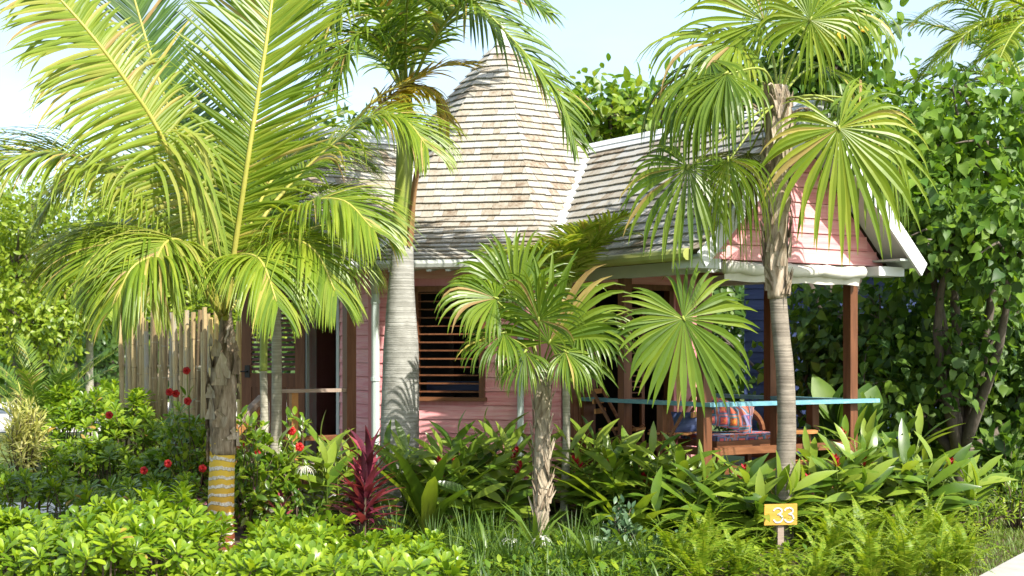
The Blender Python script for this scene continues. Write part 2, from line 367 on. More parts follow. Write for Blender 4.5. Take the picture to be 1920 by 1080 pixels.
class MB:
    def __init__(self):
        self.v, self.f = [], []

    def add(self, vs, fs):
        b = len(self.v)
        self.v.extend(tuple(x) for x in vs)
        self.f.extend(tuple(i + b for i in f) for f in fs)

    def box(self, o, u, n, t0, t1, z0, z1, d0, d1, tilt=0.0):
        """box on a frame: u horizontal run, n outward, z up"""
        vs = []
        for z, k in ((z0, tilt), (z1, 0.0)):
            for t, d in ((t0, d0), (t1, d0), (t1, d1 + k), (t0, d1 + k)):
                vs.append(o + u * t + n * d + V((0, 0, z)))
        self.add(vs, [(0, 3, 2, 1), (4, 5, 6, 7), (0, 1, 5, 4), (1, 2, 6, 5), (2, 3, 7, 6), (3, 0, 4, 7)])

    def hexa(self, q0, q1):
        self.add(list(q0) + list(q1), [(0, 3, 2, 1), (4, 5, 6, 7), (0, 1, 5, 4), (1, 2, 6, 5), (2, 3, 7, 6), (3, 0, 4, 7)])

    def beam(self, a, b, w, h, up=V((0, 0, 1))):
        d = (b - a).normalized()
        s = d.cross(up).normalized() * w / 2
        q = s.cross(d).normalized() * h / 2
        self.hexa([a - s - q, a + s - q, a + s + q, a - s + q], [b - s - q, b + s - q, b + s + q, b - s + q])

    def tube(self, pts, rad, n=8, cap=True, wob=0.0):
        k = len(pts)
        if not hasattr(rad, '__len__'): rad = [rad] * k
        ref = V((0.13, 0.9, 0.3)) if abs((pts[-1] - pts[0]).normalized().z) > 0.6 else V((0.05, 0.1, 1))
        vs = []
        for i in range(k):
            d = (pts[min(i + 1, k - 1)] - pts[max(i - 1, 0)]).normalized()
            s = d.cross(ref).normalized(); q = s.cross(d)
            for j in range(n):
                a = 2 * math.pi * j / n
                r = rad[i] * (1 + (random.uniform(-wob, wob) if wob else 0))
                vs.append(pts[i] + (s * math.cos(a) + q * math.sin(a)) * r)
        fs = []
        for i in range(k - 1):
            for j in range(n):
                a, b2 = i * n + j, i * n + (j + 1) % n
                fs.append((a, a + n, b2 + n, b2))
        if cap:
            fs.append(tuple(range(n)))
            fs.append(tuple(reversed(range((k - 1) * n, k * n))))
        self.add(vs, fs)

    def blade(self, pts, wid, side, fold=0.2, nrm=None):
        """leaf strip along pts; side: width direction(s); V-folded on the midrib"""
        k = len(pts)
        vs, fs = [], []
        for i in range(k):
            s = side[i] if isinstance(side, list) else side
            d = (pts[min(i + 1, k - 1)] - pts[max(i - 1, 0)])
            nn = d.cross(s)
            nn = nn.normalized() if nn.length > 1e-9 else V((0, 0, 1))
            w = wid[i]
            vs += [pts[i] + s * w + nn * (w * fold), pts[i], pts[i] - s * w + nn * (w * fold)]
        for i in range(k - 1):
            a = i * 3
            fs += [(a, a + 1, a + 4, a + 3), (a + 1, a + 2, a + 5, a + 4)]
        self.add(vs, fs)

    def mesh(self, name, mat, org=V((0, 0, 0)), smooth=False):
        me = bpy.data.meshes.new(name)
        ox, oy, oz = org
        me.from_pydata([(x - ox, y - oy, z - oz) for x, y, z in self.v], [], self.f)
        if mat: me.materials.append(mat)
        if smooth: me.shade_smooth()
        return me

    def build(self, name, mat, parent=None, smooth=False, kind=None, org=None):
        if org is None: org = ORG[parent] if parent else V((0, 0, 0))
        o = bpy.data.objects.new(name, self.mesh(name, mat, org, smooth))
        COL.objects.link(o)
        if parent:
            o.parent = parent
        else:
            o.location = org
        ORG[o] = V(org)
        if kind: o['kind'] = kind
        return o


def inst(name, me, parent, mtx):
    o = bpy.data.objects.new(name, me)
    COL.objects.link(o)
    o.parent = parent
    o.matrix_basis = Matrix.Translation(-ORG[parent]) @ mtx
    return o


def frame(loc, x, z, s=1.0):
    x = x.normalized()
    y = z.cross(x)
    if y.length < 1e-6: y = V((0, 1, 0.01)).cross(x)
    y.normalize()
    z = x.cross(y)
    m = Matrix(((x.x * s, y.x * s, z.x * s, loc.x), (x.y * s, y.y * s, z.y * s, loc.y), (x.z * s, y.z * s, z.z * s, loc.z), (0, 0, 0, 1)))
    return m


def joined(name, me_src, mats, mat, parent=None, kind='stuff', smooth=False):
    """many copies of one small leaf mesh joined into one mesh"""
    vs = np.array([v.co[:] for v in me_src.vertices])
    A = np.array([[list(r) for r in m] for m in mats])
    out = np.einsum('nij,kj->nki', A[:, :3, :3], vs) + A[:, None, :3, 3]
    org = ORG[parent] if parent else V((0, 0, 0))
    out = out.reshape(-1, 3) - np.array(org)
    nv = len(vs)
    faces = []
    base = [tuple(p.vertices) for p in me_src.polygons]
    sizes = np.array([len(b) for b in base])
    loops = np.concatenate([np.array(b) for b in base])
    nm = len(mats)
    al = (loops[None, :] + (np.arange(nm) * nv)[:, None]).reshape(-1)
    ls = np.concatenate([[0], np.cumsum(np.tile(sizes, nm))[:-1]])
    me = bpy.data.meshes.new(name)
    me.vertices.add(nm * nv); me.vertices.foreach_set('co', out.reshape(-1))
    me.loops.add(len(al)); me.loops.foreach_set('vertex_index', al.astype(np.int32))
    me.polygons.add(len(ls)); me.polygons.foreach_set('loop_start', ls.astype(np.int32))
    me.update(calc_edges=True)
    me.materials.append(mat)
    if smooth: me.shade_smooth()
    o = bpy.data.objects.new(name, me)
    COL.objects.link(o)
    if parent: o.parent = parent
    ORG[o] = V(org)
    if kind: o['kind'] = kind
    return o


def catmull(pts, n):
    pts = [pts[0] * 2 - pts[1]] + list(pts) + [pts[-1] * 2 - pts[-2]]
    segs = len(pts) - 3
    out = []
    for i in range(n + 1):
        u = i / n * segs
        k = min(int(u), segs - 1); t = u - k
        a, b, c, d = pts[k:k + 4]
        out.append(0.5 * ((2 * b) + (c - a) * t + (2 * a - 5 * b + 4 * c - d) * t * t + (3 * b - a - 3 * c + d) * t ** 3))
    return out


def rv(s=1.0):
    return V((random.gauss(0, s), random.gauss(0, s), random.gauss(0, s)))


DOWN = V((0, 0, -1))
UP = V((0, 0, 1))
TOCAM = V((0, -1, 0))


# leaf templates lie along +X, upper face +Z
def leaf_mesh(name, mat, sec, curve=0.15, fold=0.25, wave=0.0):
    """sec: list of (x, half width); curve: droop along the length"""
    mb = MB()
    pts = [V((x, 0, 0.35 * curve * x - curve * x * x)) for x, w in sec]
    k = len(sec)
    vs, fs = [], []
    for i, (x, w) in enumerate(sec):
        p = pts[i]
        wz = wave * math.sin(i * 2.1)
        vs += [p + V((0, w, w * fold + wz)), p, p + V((0, -w, w * fold - wz))]
    for i in range(k - 1):
        a = i * 3
        fs += [(a, a + 1, a + 4, a + 3), (a + 1, a + 2, a + 5, a + 4)]
    mb.add(vs, fs)
    return mb.mesh(name, mat, smooth=True)


GING = [(0, .006), (.05, .03), (.2, .085), (.4, .115), (.6, .11), (.8, .075), (.93, .03), (1, .003)]
SCA = [(0, .02), (.35, .075), (.62, .16), (.85, .17), (.97, .09), (1.0, .01)]
OVAL = [(0, .02), (.2, .17), (.45, .24), (.7, .19), (.9, .08), (1, .01)]
HEART = [(-.10, .12), (-.13, .22), (.02, .36), (.25, .39), (.5, .29), (.75, .14), (.92, .04), (1.0, .005)]
LANCE = [(0, .015), (.12, .05), (.35, .085), (.6, .08), (.82, .045), (1, .004)]
SMALL = [(0, .03), (.4, .26), (.75, .2), (1, .01)]

# ------------------------------------------------------------------ ground
def sheet(name, poly, z, mat, label=None):
    mb = MB()
    mb.add([V((x, y, z)) for x, y in poly], [tuple(range(len(poly)))])
    o = mb.build(name, mat)
    o['kind'] = 'structure'
    return o


sheet('ground', [(-400, -60), (400, -60), (400, 900), (-400, 900)], 0.0, M['turf'])
sheet('garden_bed', [(-5.5, 6), (3.0, 6), (3.55, 10.6), (6.2, 14.6), (5.0, 15.2), (-3.2, 15.2), (-3.4, 13.4), (-5.9, 12.6)], 0.004, M['soil'])
mb = MB()
pa, pb = GX(1858, 10.8), GX(1926, 11.85)
dr = (pb - pa).normalized()
nr = V((dr.y, -dr.x, 0))
a0, b0 = pa - dr * 6, pa + dr * 14
mb.hexa([a0 + V((0, 0, -.1)), a0 + nr * 1.6 + V((0, 0, -.1)), b0 + nr * 1.6 + V((0, 0, -.1)), b0 + V((0, 0, -.1))],
        [a0 + V((0, 0, .05)), a0 + nr * 1.6 + V((0, 0, .05)), b0 + nr * 1.6 + V((0, 0, .05)), b0 + V((0, 0, .05))])
mb.build('path', M['concrete'])['kind'] = 'structure'
sheet('sand_path', [(-8, 14.2), (-5.4, 14.9), (-3.5, 15.2), (-3.4, 16.0), (-6, 16.0), (-9, 15.4)], 0.008, M['sand'])
sheet('sand_yard', [(-16, 30), (-4.5, 30), (-4.5, 48), (-20, 48)], 0.012, M['sand'])

# ------------------------------------------------------------------ the cottage
C0 = V((-0.12, 16.8, 0))
KA = 10.5


def dirang(a):
    return V((math.sin(R(a)), -math.cos(R(a)), 0))


PROF = [(0, 5.42), (0.22, 5.15), (1.90, 3.13), (2.30, 2.83), (2.74, 2.62)]


def prof_z(r):
    for (r0, z0), (r1, z1) in zip(PROF, PROF[1:]):
        if r <= r1: return z0 + (z1 - z0) * (r - r0) / (r1 - r0)
    return -9.0


C225 = math.cos(R(22.5))
NORMS = [dirang(KA - 22.5 + 45 * k) for k in range(8)]     # 0 front (-12), 1 porch (33), ..., 7 entry (-57)


def oct_z(p):
    r = max(n.dot(p - C0) for n in NORMS) / C225
    return prof_z(max(r, 0))


WA = dirang(33.0); WG = V((-WA.y, WA.x, 0))                 # porch wing axis and its cross direction (to the right)
WC = V((2.63, 13.56, 0))                                    # middle of the porch front rail
LB = dirang(-57.0); LQ = V((-LB.y, LB.x, 0))                # entry wing axis, cross direction towards the camera
RZ, EZ = 4.03, 2.60
LW = 1.15                                                   # half width of the entry roof


def wing_z(p):
    q = p - WC
    s, w = q.dot(WA), abs(q.dot(WG))
    if s > 0.42 or w > 1.42 or s < -4.3: return -9
    return RZ - (RZ - EZ) * w / 1.4


def lwing_z(p):
    q = p - C0
    s, w = q.dot(LB), abs(q.dot(LQ))
    if s > 3.45 or w > LW + .02 or s < 0: return -9
    return 4.12 - 1.5 * w / LW


house = thing('cottage', 'pink board cottage with silvery shingle roofs, teak louvres and a teal-railed corner porch', 'cottage', (C0.x, C0.y, 0))
HO = ORG[house]
DZ = 0.48                                                   # deck level
RW = 2.35
corner = [C0 + dirang(KA + 45 * k) * RW for k in range(8)]  # corner[k] right end of facet k


def facet(k):
    """origin at facet centre on the wall face, run to the right, outward normal"""
    n = NORMS[k]
    u = V((-n.y, n.x, 0))
    return C0 + n * (RW * C225), u, n


HALF = RW * math.sin(R(22.5))
PITCH = 0.145


def planks(parent, o, u, n, t0, t1, z0, z1, mat, holes=(), edge=None, name='plank'):
    z = z0
    while z < z1 - 0.02:
        zt = min(z + PITCH, z1)
        spans = [(t0, t1)]
        for h0, h1, hz0, hz1 in holes:
            if zt > hz0 + 0.01 and z < hz1 - 0.01:
                ns = []
                for a, b in spans:
                    if a < h0: ns.append((a, min(b, h0)))
                    if b > h1: ns.append((max(a, h1), b))
                spans = ns
        for a, b in spans:
            if edge:
                a, b = edge(a, b, z, zt)
            if b - a < 0.03: continue
            m = MB()
            m.box(o, u, n, a, b, z + 0.004, zt - 0.002, 0.0, 0.012 + random.uniform(0, .003), 0.014)
            m.build(name, mat, parent)
        z += PITCH


# walls: backing slabs with boards proud of them
WTOP = 2.66
front_o, fu, fn = facet(0)


def ray_t(px, o, u):
    k = (px - 960) / F
    return (k * o.y - o.x) / (u.x - k * u.y)


wt0, wt1 = ray_t(777, front_o, fu), ray_t(909, front_o, fu)
wd = (front_o + fu * (wt0 + wt1) / 2).y
wz0, wz1 = CZ - (745 - HZ) * wd / F, CZ + (HZ - 538) * wd / F


def wallslab(k, holes, mat='pink'):
    o, u, n = facet(k)
    m = MB()
    xs = sorted({-HALF, HALF} | {h for q in holes for h in q[:2]})
    for a, b in zip(xs, xs[1:]):
        zs = [(0.25, WTOP)]
        for h0, h1, z0, z1 in holes:
            if a >= h0 - 1e-4 and b <= h1 + 1e-4:
                zs = [(0.25, z0), (z1, WTOP)]
        for z0, z1 in zs:
            if z1 - z0 > 0.01: m.box(o, u, n, a, b, z0, z1, -0.09, -0.002)
    return m.build('wall', M['dark'] if mat == 'dark' else M['pinktrim'], house)


fh = [(wt0, wt1, wz0, wz1)]
wl = wallslab(0, fh)
planks(wl, front_o, fu, fn, -HALF + .03, HALF - .03, 0.28, WTOP - .02, M['pink'], fh)
# porch wall (facet 1): door leaf at the left, wide dark opening
o1, u1, n1 = facet(1)
dh0, dh1 = ray_t(1106, o1, u1), HALF - 0.1
ph = [(dh0, dh1, DZ, 2.38)]
w1 = wallslab(1, ph)
planks(w1, o1, u1, n1, -HALF + .03, ray_t(1050, o1, u1), 0.28, WTOP - .02, M['pink'])
planks(w1, o1, u1, n1, ray_t(1050, o1, u1), HALF - .03, 2.40, WTOP - .02, M['pink'])
# entry wall (facet 7)
o7, u7, n7 = facet(7)
eh = [(-0.665, 0.088, DZ, 2.46)]
w7 = wallslab(7, eh)
planks(w7, o7, u7, n7, -HALF + .03, HALF - .03, 0.28, WTOP - .02, M['pink'], [(-0.74, 0.16, 0, 2.53)])
for k in (2, 3, 4, 5, 6):
    wk = wallslab(k, [])
    if k in (2, 6):
        ok, uk, nk = facet(k)
        planks(wk, ok, uk, nk, -HALF + .03, HALF - .03, 0.28, WTOP - .02, M['pink'])
# corner trims
for k in range(8):
    m = MB()
    p = corner[k]
    a = V((0, 0, 0.28)) + p * 1.0
    for nn in (NORMS[k], NORMS[(k + 1) % 8]):
        pass
    dd = dirang(KA + 45 * k)
    m.beam(p + V((0, 0, .27)) + dd * .005, p + V((0, 0, WTOP)) + dd * .005, 0.075, 0.06, dd)
    m.build('corner_trim', M['pinktrim'], house)
# room: floor and ceiling of the inside
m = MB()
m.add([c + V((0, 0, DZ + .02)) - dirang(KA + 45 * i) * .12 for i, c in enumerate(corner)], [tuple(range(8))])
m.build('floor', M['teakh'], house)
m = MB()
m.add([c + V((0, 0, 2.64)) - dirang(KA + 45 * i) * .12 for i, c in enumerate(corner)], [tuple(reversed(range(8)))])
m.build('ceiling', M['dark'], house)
# added near-black panels keep the inside as dark as a deep room
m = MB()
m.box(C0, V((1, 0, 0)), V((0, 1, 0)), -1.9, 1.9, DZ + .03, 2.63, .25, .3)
m.build('shade_panel', M['dark'], house)
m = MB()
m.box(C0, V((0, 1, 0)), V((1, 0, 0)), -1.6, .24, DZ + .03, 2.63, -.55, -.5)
m.build('shade_panel', M['dark'], house)

# front window: teak frame with thin louvre slats
win = MB()
fw = 0.05
for a, b, c, d in ((wt0 - .01, wt0 + fw, wz0, wz1), (wt1 - fw, wt1 + .01, wz0, wz1), (wt0 - .012, wt1 + .012, wz1 - fw, wz1 + .01)):
    win.box(front_o, fu, fn, a, b, c, d, -.08, .05)
win = win.build('window', M['teak'], house)
m = MB(); m.box(front_o, fu, fn, wt0 - .03, wt1 + .03, wz0 - .035, wz0 + .003, -.08, .085)
m.build('sill', M['teakh'], win)
ns = 13
for i in range(ns):
    z = wz0 + .05 + (wz1 - wz0 - .12) * i / (ns - 1)
    m = MB()
    o2 = front_o
    a, b = wt0 + fw, wt1 - fw
    q0 = [o2 + fu * a + fn * .02 + V((0, 0, z)), o2 + fu * b + fn * .02 + V((0, 0, z)), o2 + fu * b - fn * .05 + V((0, 0, z + .006)), o2 + fu * a - fn * .05 + V((0, 0, z + .006))]
    m.hexa(q0, [p + V((0, 0, .012)) for p in q0])
    m.build('slat', M['teak'], win)
m = MB()
m.box(front_o, fu, fn, wt0 + .05, wt1 - .05, wz0 + .06, wz0 + .16, -.34, -.3)
m.build('curtain', M['blue'], win)

# ---- doors
def door_leaf(hinge, u, n, w, z0, z1, lz0, handle_t):
    m = MB()
    st = 0.11
    m.box(hinge, u, n, 0, st, z0, z1, 0, .045)
    m.box(hinge, u, n, w - st, w, z0, z1, 0, .045)
    m.box(hinge, u, n, st, w - st, z1 - .12, z1, 0, .044)
    m.box(hinge, u, n, st, w - st, lz0 - .16, lz0, 0, .044)
    m.box(hinge, u, n, st, w - st, z0, z0 + .16, 0, .044)
    d = m.build('door', M['teak'], house)
    k = max(2, round((w - 2 * st) / .1))
    for i in range(k):
        a = st + (w - 2 * st) * i / k
        p = MB(); p.box(hinge, u, n, a + .003, a + (w - 2 * st) / k - .003, z0 + .16, lz0 - .16, .012, .03)
        p.build('panel', M['teak'], d)
    z = lz0 + .03
    while z < z1 - .15:
        p = MB()
        q = [hinge + u * (st) + n * .04 + V((0, 0, z)), hinge + u * (w - st) + n * .04 + V((0, 0, z)), hinge + u * (w - st) + n * .004 + V((0, 0, z + .024)), hinge + u * st + n * .004 + V((0, 0, z + .024))]
        p.hexa(q, [x + V((0, 0, .010)) for x in q])
        p.build('slat', M['teak'], d)
        z += .055
    p = MB()
    c = hinge + u * handle_t + n * .045 + V((0, 0, z0 + .98))
    p.box(c, u, n, -.028, .028, -.07, .07, 0, .02)
    p.tube([c + n * .02, c + n * .06, c + n * .065 + u * .09], [.010, .010, .008], 6)
    p.build('handle', M['black'], d)
    return d


hp = o7 + u7 * (-0.665) + n7 * .03
ud = V((-1, .10, 0)).normalized()
door_leaf(hp + ud * .015, ud, V((-.10, -1, 0)).normalized(), 0.73, DZ + .02, 2.44, 1.46, .66)
# porch door, opened flat against the wall
pt = ray_t(1052, o1, u1)
door_leaf(o1 + u1 * pt + n1 * .03, u1, n1, dh0 - pt - .01, DZ + .02, 2.38, 1.42, dh0 - pt - .06)
m = MB()
for a, b, c, d in ((dh0, dh0 + .05, DZ, 2.40), (dh1 - .06, dh1, DZ, 2.40), (dh0, dh1, 2.36, 2.42), (dh0 + .42, dh0 + .47, DZ, 2.36)):
    m.box(o1, u1, n1, a, b, c, d, -.07, .03)
fr = m.build('door_frame', M['teak'], house)
m = MB()
for a, b, c, d in ((-.735, -.665, DZ, 2.53), (.088, .155, DZ, 2.53), (-.665, .088, 2.46, 2.53)):
    m.box(o7, u7, n7, a, b, c, d, -.09, .03)
m.build('door_frame', M['greytrim'], house)
# folding louvre panel just inside the porch opening
m = MB()
z = 1.2
m.box(o1, u1, n1, dh0 + .48, dh0 + .52, DZ + .03, 2.35, -.06, -.02)
m.box(o1, u1, n1, dh0 + .70, dh0 + .74, DZ + .03, 2.35, -.06, -.02)
sh = m.build('shutter', M['teak'], house)
while z < 2.3:
    p = MB(); p.box(o1, u1, n1, dh0 + .52, dh0 + .70, z, z + .012, -.065, -.02); p.build('slat', M['teak'], sh)
    z += .06

# ---- shingles
ALLSH = []                                                  # (rank, eight corners)


def shingle_corners(bl, br, tr, tl, nrm, th=0.012, lift=0.022):
    a = [bl + nrm * lift, br + nrm * lift, tr + nrm * .004, tl + nrm * .004]
    return a, [a[0] + nrm * th, a[1] + nrm * th, a[2] + nrm * th * .4, a[3] + nrm * th * .4]


def course_lengths():
    out = []
    for (r0, z0), (r1, z1) in zip(PROF, PROF[1:]):
        out.append(math.hypot((r1 - r0) * C225, z1 - z0))
    return out


LEN = course_lengths()
TOT = sum(LEN)


def prof_at(s):
    """apothem radius and height at distance s down the roof"""
    for (p0, p1, l) in zip(PROF, PROF[1:], LEN):
        if s <= l + 1e-6:
            t = s / l
            return (p0[0] + (p1[0] - p0[0]) * t) * C225, p0[1] + (p1[1] - p0[1]) * t
        s -= l
    return PROF[-1][0] * C225, PROF[-1][1]


T225 = math.tan(R(22.5))
EXPO = 0.103
for k in (7, 0, 1, 2):
    n = NORMS[k]; u = V((-n.y, n.x, 0))
    s = TOT
    ci = 0
    while s > 0.25:
        sb, st_ = s + .01, max(s - EXPO - .02, 0.02)
        ab, zb = prof_at(min(sb, TOT)); at_, zt = prof_at(st_)
        pb = C0 + n * ab + V((0, 0, zb)); ptp = C0 + n * at_ + V((0, 0, zt))
        down = (pb - ptp).normalized()
        nr_ = u.cross(-down).normalized()
        if nr_.z < 0: nr_ = -nr_
        hb, ht = ab * T225 + .012, at_ * T225 + .012
        t = -hb + random.uniform(-.1, 0)
        while t < hb:
            w = random.choice((.075, .1, .12, .14, .16, .19)) * random.uniform(.9, 1.1)
            t0, t1 = max(t + .003, -hb), min(t + w, hb)
            t += w
            if t1 - t0 < .02: continue
            c = pb + u * (t0 + t1) / 2
            if max(wing_z(c), lwing_z(c)) > c.z + .05: continue
            jb = down * random.uniform(-.006, .004)
            bl, br = pb + u * t0 + jb, pb + u * t1 + jb
            tl, tr = ptp + u * max(min(t0, ht), -ht), ptp + u * max(min(t1, ht), -ht)
            q = shingle_corners(bl, br, tr, tl, nr_ , .012 * random.uniform(.8, 1.3), .022)
            ALLSH.append((0 if k == 0 else (1.2 if k == 1 else 5), q))
        s -= EXPO
        ci += 1

# octagon roof boards
m = MB()
rings = []
for r, z in PROF[1:]:
    rings.append([C0 + dirang(KA + 45 * i) * r + V((0, 0, z)) for i in range(8)])
m.add([C0 + V((0, 0, PROF[0][1]))] + [p for q in rings for p in q],
      [(0, 1 + i, 1 + (i + 1) % 8) for i in range(8)] +
      [(1 + j * 8 + i, 1 + (j + 1) * 8 + i, 1 + (j + 1) * 8 + (i + 1) % 8, 1 + j * 8 + (i + 1) % 8) for j in range(len(rings) - 1) for i in range(8)])
roof = m.build('roof', M['felt'], house)


def gable_roof(cent, ax, cr, s0, s1, rz, ez, w, rank, sides=(-1, 1), inner=None):
    """shingled slopes either side of a level ridge; returns nothing, boards become a roof part"""
    mbd = MB()
    for sg in (-1, 1):
        e = cr * sg
        p = [cent + ax * s0 + V((0, 0, rz)), cent + ax * s1 + V((0, 0, rz)), cent + ax * s1 + e * w + V((0, 0, ez)), cent + ax * s0 + e * w + V((0, 0, ez))]
        nn = (p[1] - p[0]).cross(p[3] - p[0]).normalized()
        if nn.z < 0: nn = -nn
        mbd.hexa([x - nn * .05 for x in p], [x for x in p])
    rf = mbd.build('roof', M['felt'], house)
    for sg in sides:
        e = cr * sg
        down = (e * w + V((0, 0, ez - rz))); ln = down.length; down.normalize()
        nn = ax.cross(down).normalized()
        if nn.z < 0: nn = -nn
        s = ln + .02
        while s > .12:
            st_ = max(s - EXPO * 1.15 - .03, 0)
            t = s0 + random.uniform(-.1, 0)
            while t < s1:
                wd_ = random.choice((.075, .1, .12, .14, .16, .19)) * random.uniform(.9, 1.1)
                t0, t1 = max(t + .003, s0), min(t + wd_, s1)
                t += wd_
                if t1 - t0 < .02: continue
                top = cent + V((0, 0, rz))
                jb = random.uniform(-.006, .004)
                B_, T_ = top + down * (s + jb), top + down * st_
                c = B_ + ax * (t0 + t1) / 2
                if oct_z(c) > c.z + .05: continue
                q = shingle_corners(B_ + ax * t0, B_ + ax * t1, T_ + ax * t1, T_ + ax * t0, nn, .012 * random.uniform(.8, 1.3), .02)
                ALLSH.append((rank + (0.001 * (c.y)), q))
            s -= EXPO * 1.15
    return rf


wroof = gable_roof(WC, WA, WG, -4.2, 0.40, RZ, EZ, 1.4, 1.0)
lroof = gable_roof(C0, LB, LQ, 0.3, 3.4, 4.12, 2.62, LW, 2.0)
ALLSH.sort(key=lambda x: x[0])
for i, (rk, (a, b)) in enumerate(ALLSH[:300]):
    m = MB(); m.hexa(a, b)
    m.build('shingle', M['shingle'], roof)
m = MB()
for rk, (a, b) in ALLSH[300:]: m.hexa(a, b)
m.build('shingles', M['shingle'], roof, kind='stuff')
# hip caps would show as thin joints only; ridge caps and flashings are white boards
for cent, ax, cr, s0, s1, rz, slope in ((WC, WA, WG, -3.75, .43, RZ, (RZ - EZ) / 1.4), (C0, LB, LQ, 1.3, 3.43, 4.12, 1.5 / LW)):
    for sg in (-1, 1):
        for h0, h1, up in ((-.006, .085, .052), (.083, .165, .040)):
            m = MB()
            e = cr * sg
            d_ = (e + V((0, 0, -slope))).normalized()
            nn = ax.cross(d_).normalized()
            if nn.z < 0: nn = -nn
            b0_ = cent + V((0, 0, rz)) + nn * up
            q = [b0_ + ax * s0 + d_ * h0, b0_ + ax * s1 + d_ * h0, b0_ + ax * s1 + d_ * h1, b0_ + ax * s0 + d_ * h1]
            m.hexa([x - nn * .012 for x in q], q)
            m.build('ridge_board', M['white'], wroof if cent is WC else lroof)
# valley flashings along the meeting lines of the roofs
for zf, cent, ax, e, w, rz, ez, par in ((wing_z, WC, WA, -WG, 1.4, RZ, EZ, wroof), (lwing_z, C0, LB, LQ, LW, 4.12, 2.62, lroof)):
    pts = []
    for i in range(14):
        ww = w * (0.16 + 0.84 * i / 13)
        z = rz + (ez - rz) * ww / w
        lo, hi = (-4.2, .3) if cent is WC else (.3, 3.3)
        s = hi
        while s > lo:
            p = cent + ax * s + e * ww + V((0, 0, z))
            if oct_z(p) >= z: break
            s -= .01
        pts.append(cent + ax * s + e * ww + V((0, 0, z + .045)))
    m = MB()
    sd = ax * 1.0
    for a, b in zip(pts, pts[1:]):
        d_ = (b - a)
        sd = d_.cross(UP).normalized() * .055
        m.hexa([a - sd, a + sd, b + sd, b - sd], [x + V((0, 0, .02)) for x in (a - sd, a + sd, b + sd, b - sd)])
    m.build('valley_flashing', M['white'], par)
m = MB()
m.tube([C0 + V((0, 0, 5.30)), C0 + V((0, 0, 5.42)), C0 + V((0, 0, 5.44)), C0 + V((0, 0, 5.62)), C0 + V((0, 0, 5.66))], [.10, .07, .045, .04, .01], 8)
m.build('finial', M['white'], house)

# gutters, rafters tails, downpipes
ev = [C0 + dirang(KA + 45 * k) * 2.74 for k in range(8)]
ga, gb = ev[7] + V((0, 0, 2.585)), ev[0] + V((0, 0, 2.585))
m = MB(); m.tube([ga + (gb - ga) * t for t in (.0, .5, 1.0)], .05, 8)
m.build('gutter', M['gutter'], house)
la = C0 + LQ * (LW + .03) + V((0, 0, 2.575))
m = MB(); m.tube([la + LB * s for s in (2.5, 2.9, 3.4)], .05, 8)
m.build('gutter', M['gutter'], house)
wa_ = WC - WG * 1.45 + V((0, 0, 2.565))
m = MB(); m.tube([wa_ + WA * s for s in (-2.9, -2.0, -1.0, .25)], .055, 10)
for s in (-1.75, -.9, -.1):
    m.tube([wa_ + WA * s, wa_ + WA * (s + .02)], .058, 10)
m.build('gutter', M['bgutter'], house)
m = MB()
for k in range(9):
    p = front_o + fu * (-HALF + .1 + (2 * HALF - .2) * k / 8)
    m = MB()
    m.beam(p + V((0, 0, 2.60)) - fn * .05, p + V((0, 0, 2.555)) + fn * .36, .05, .085)
    m.build('rafter_tail', M['white'], house)
m = MB()
pp = o7 + u7 * (HALF) + fn * .06 + fu * .05
pp = GX(704, 14.72)
m.tube([V((pp.x, pp.y - .25, 2.56)), V((pp.x, pp.y - .2, 2.47)), V((pp.x, pp.y, 2.30)), V((pp.x, pp.y, .28))], .042, 10)
for z in (2.2, 1.4):
    m.tube([V((pp.x, pp.y, z)), V((pp.x, pp.y, z + .04))], .05, 10)
m.build('downpipe', M['zinc'], house)
pp = GX(976, 14.44)
m = MB(); m.tube([V((pp.x, pp.y, 2.55)), V((pp.x, pp.y, .28))], .035, 8)
m.build('downpipe', M['zinc'], house)

# porch gable: pink boards, white barge boards, soffit
go = WC + V((0, 0, 0))
gz0 = 2.55


def tri_edge(a, b, z, zt):
    w = 1.36 * (RZ - .09 - zt) / (RZ - EZ)
    return max(a, -w), min(b, w)


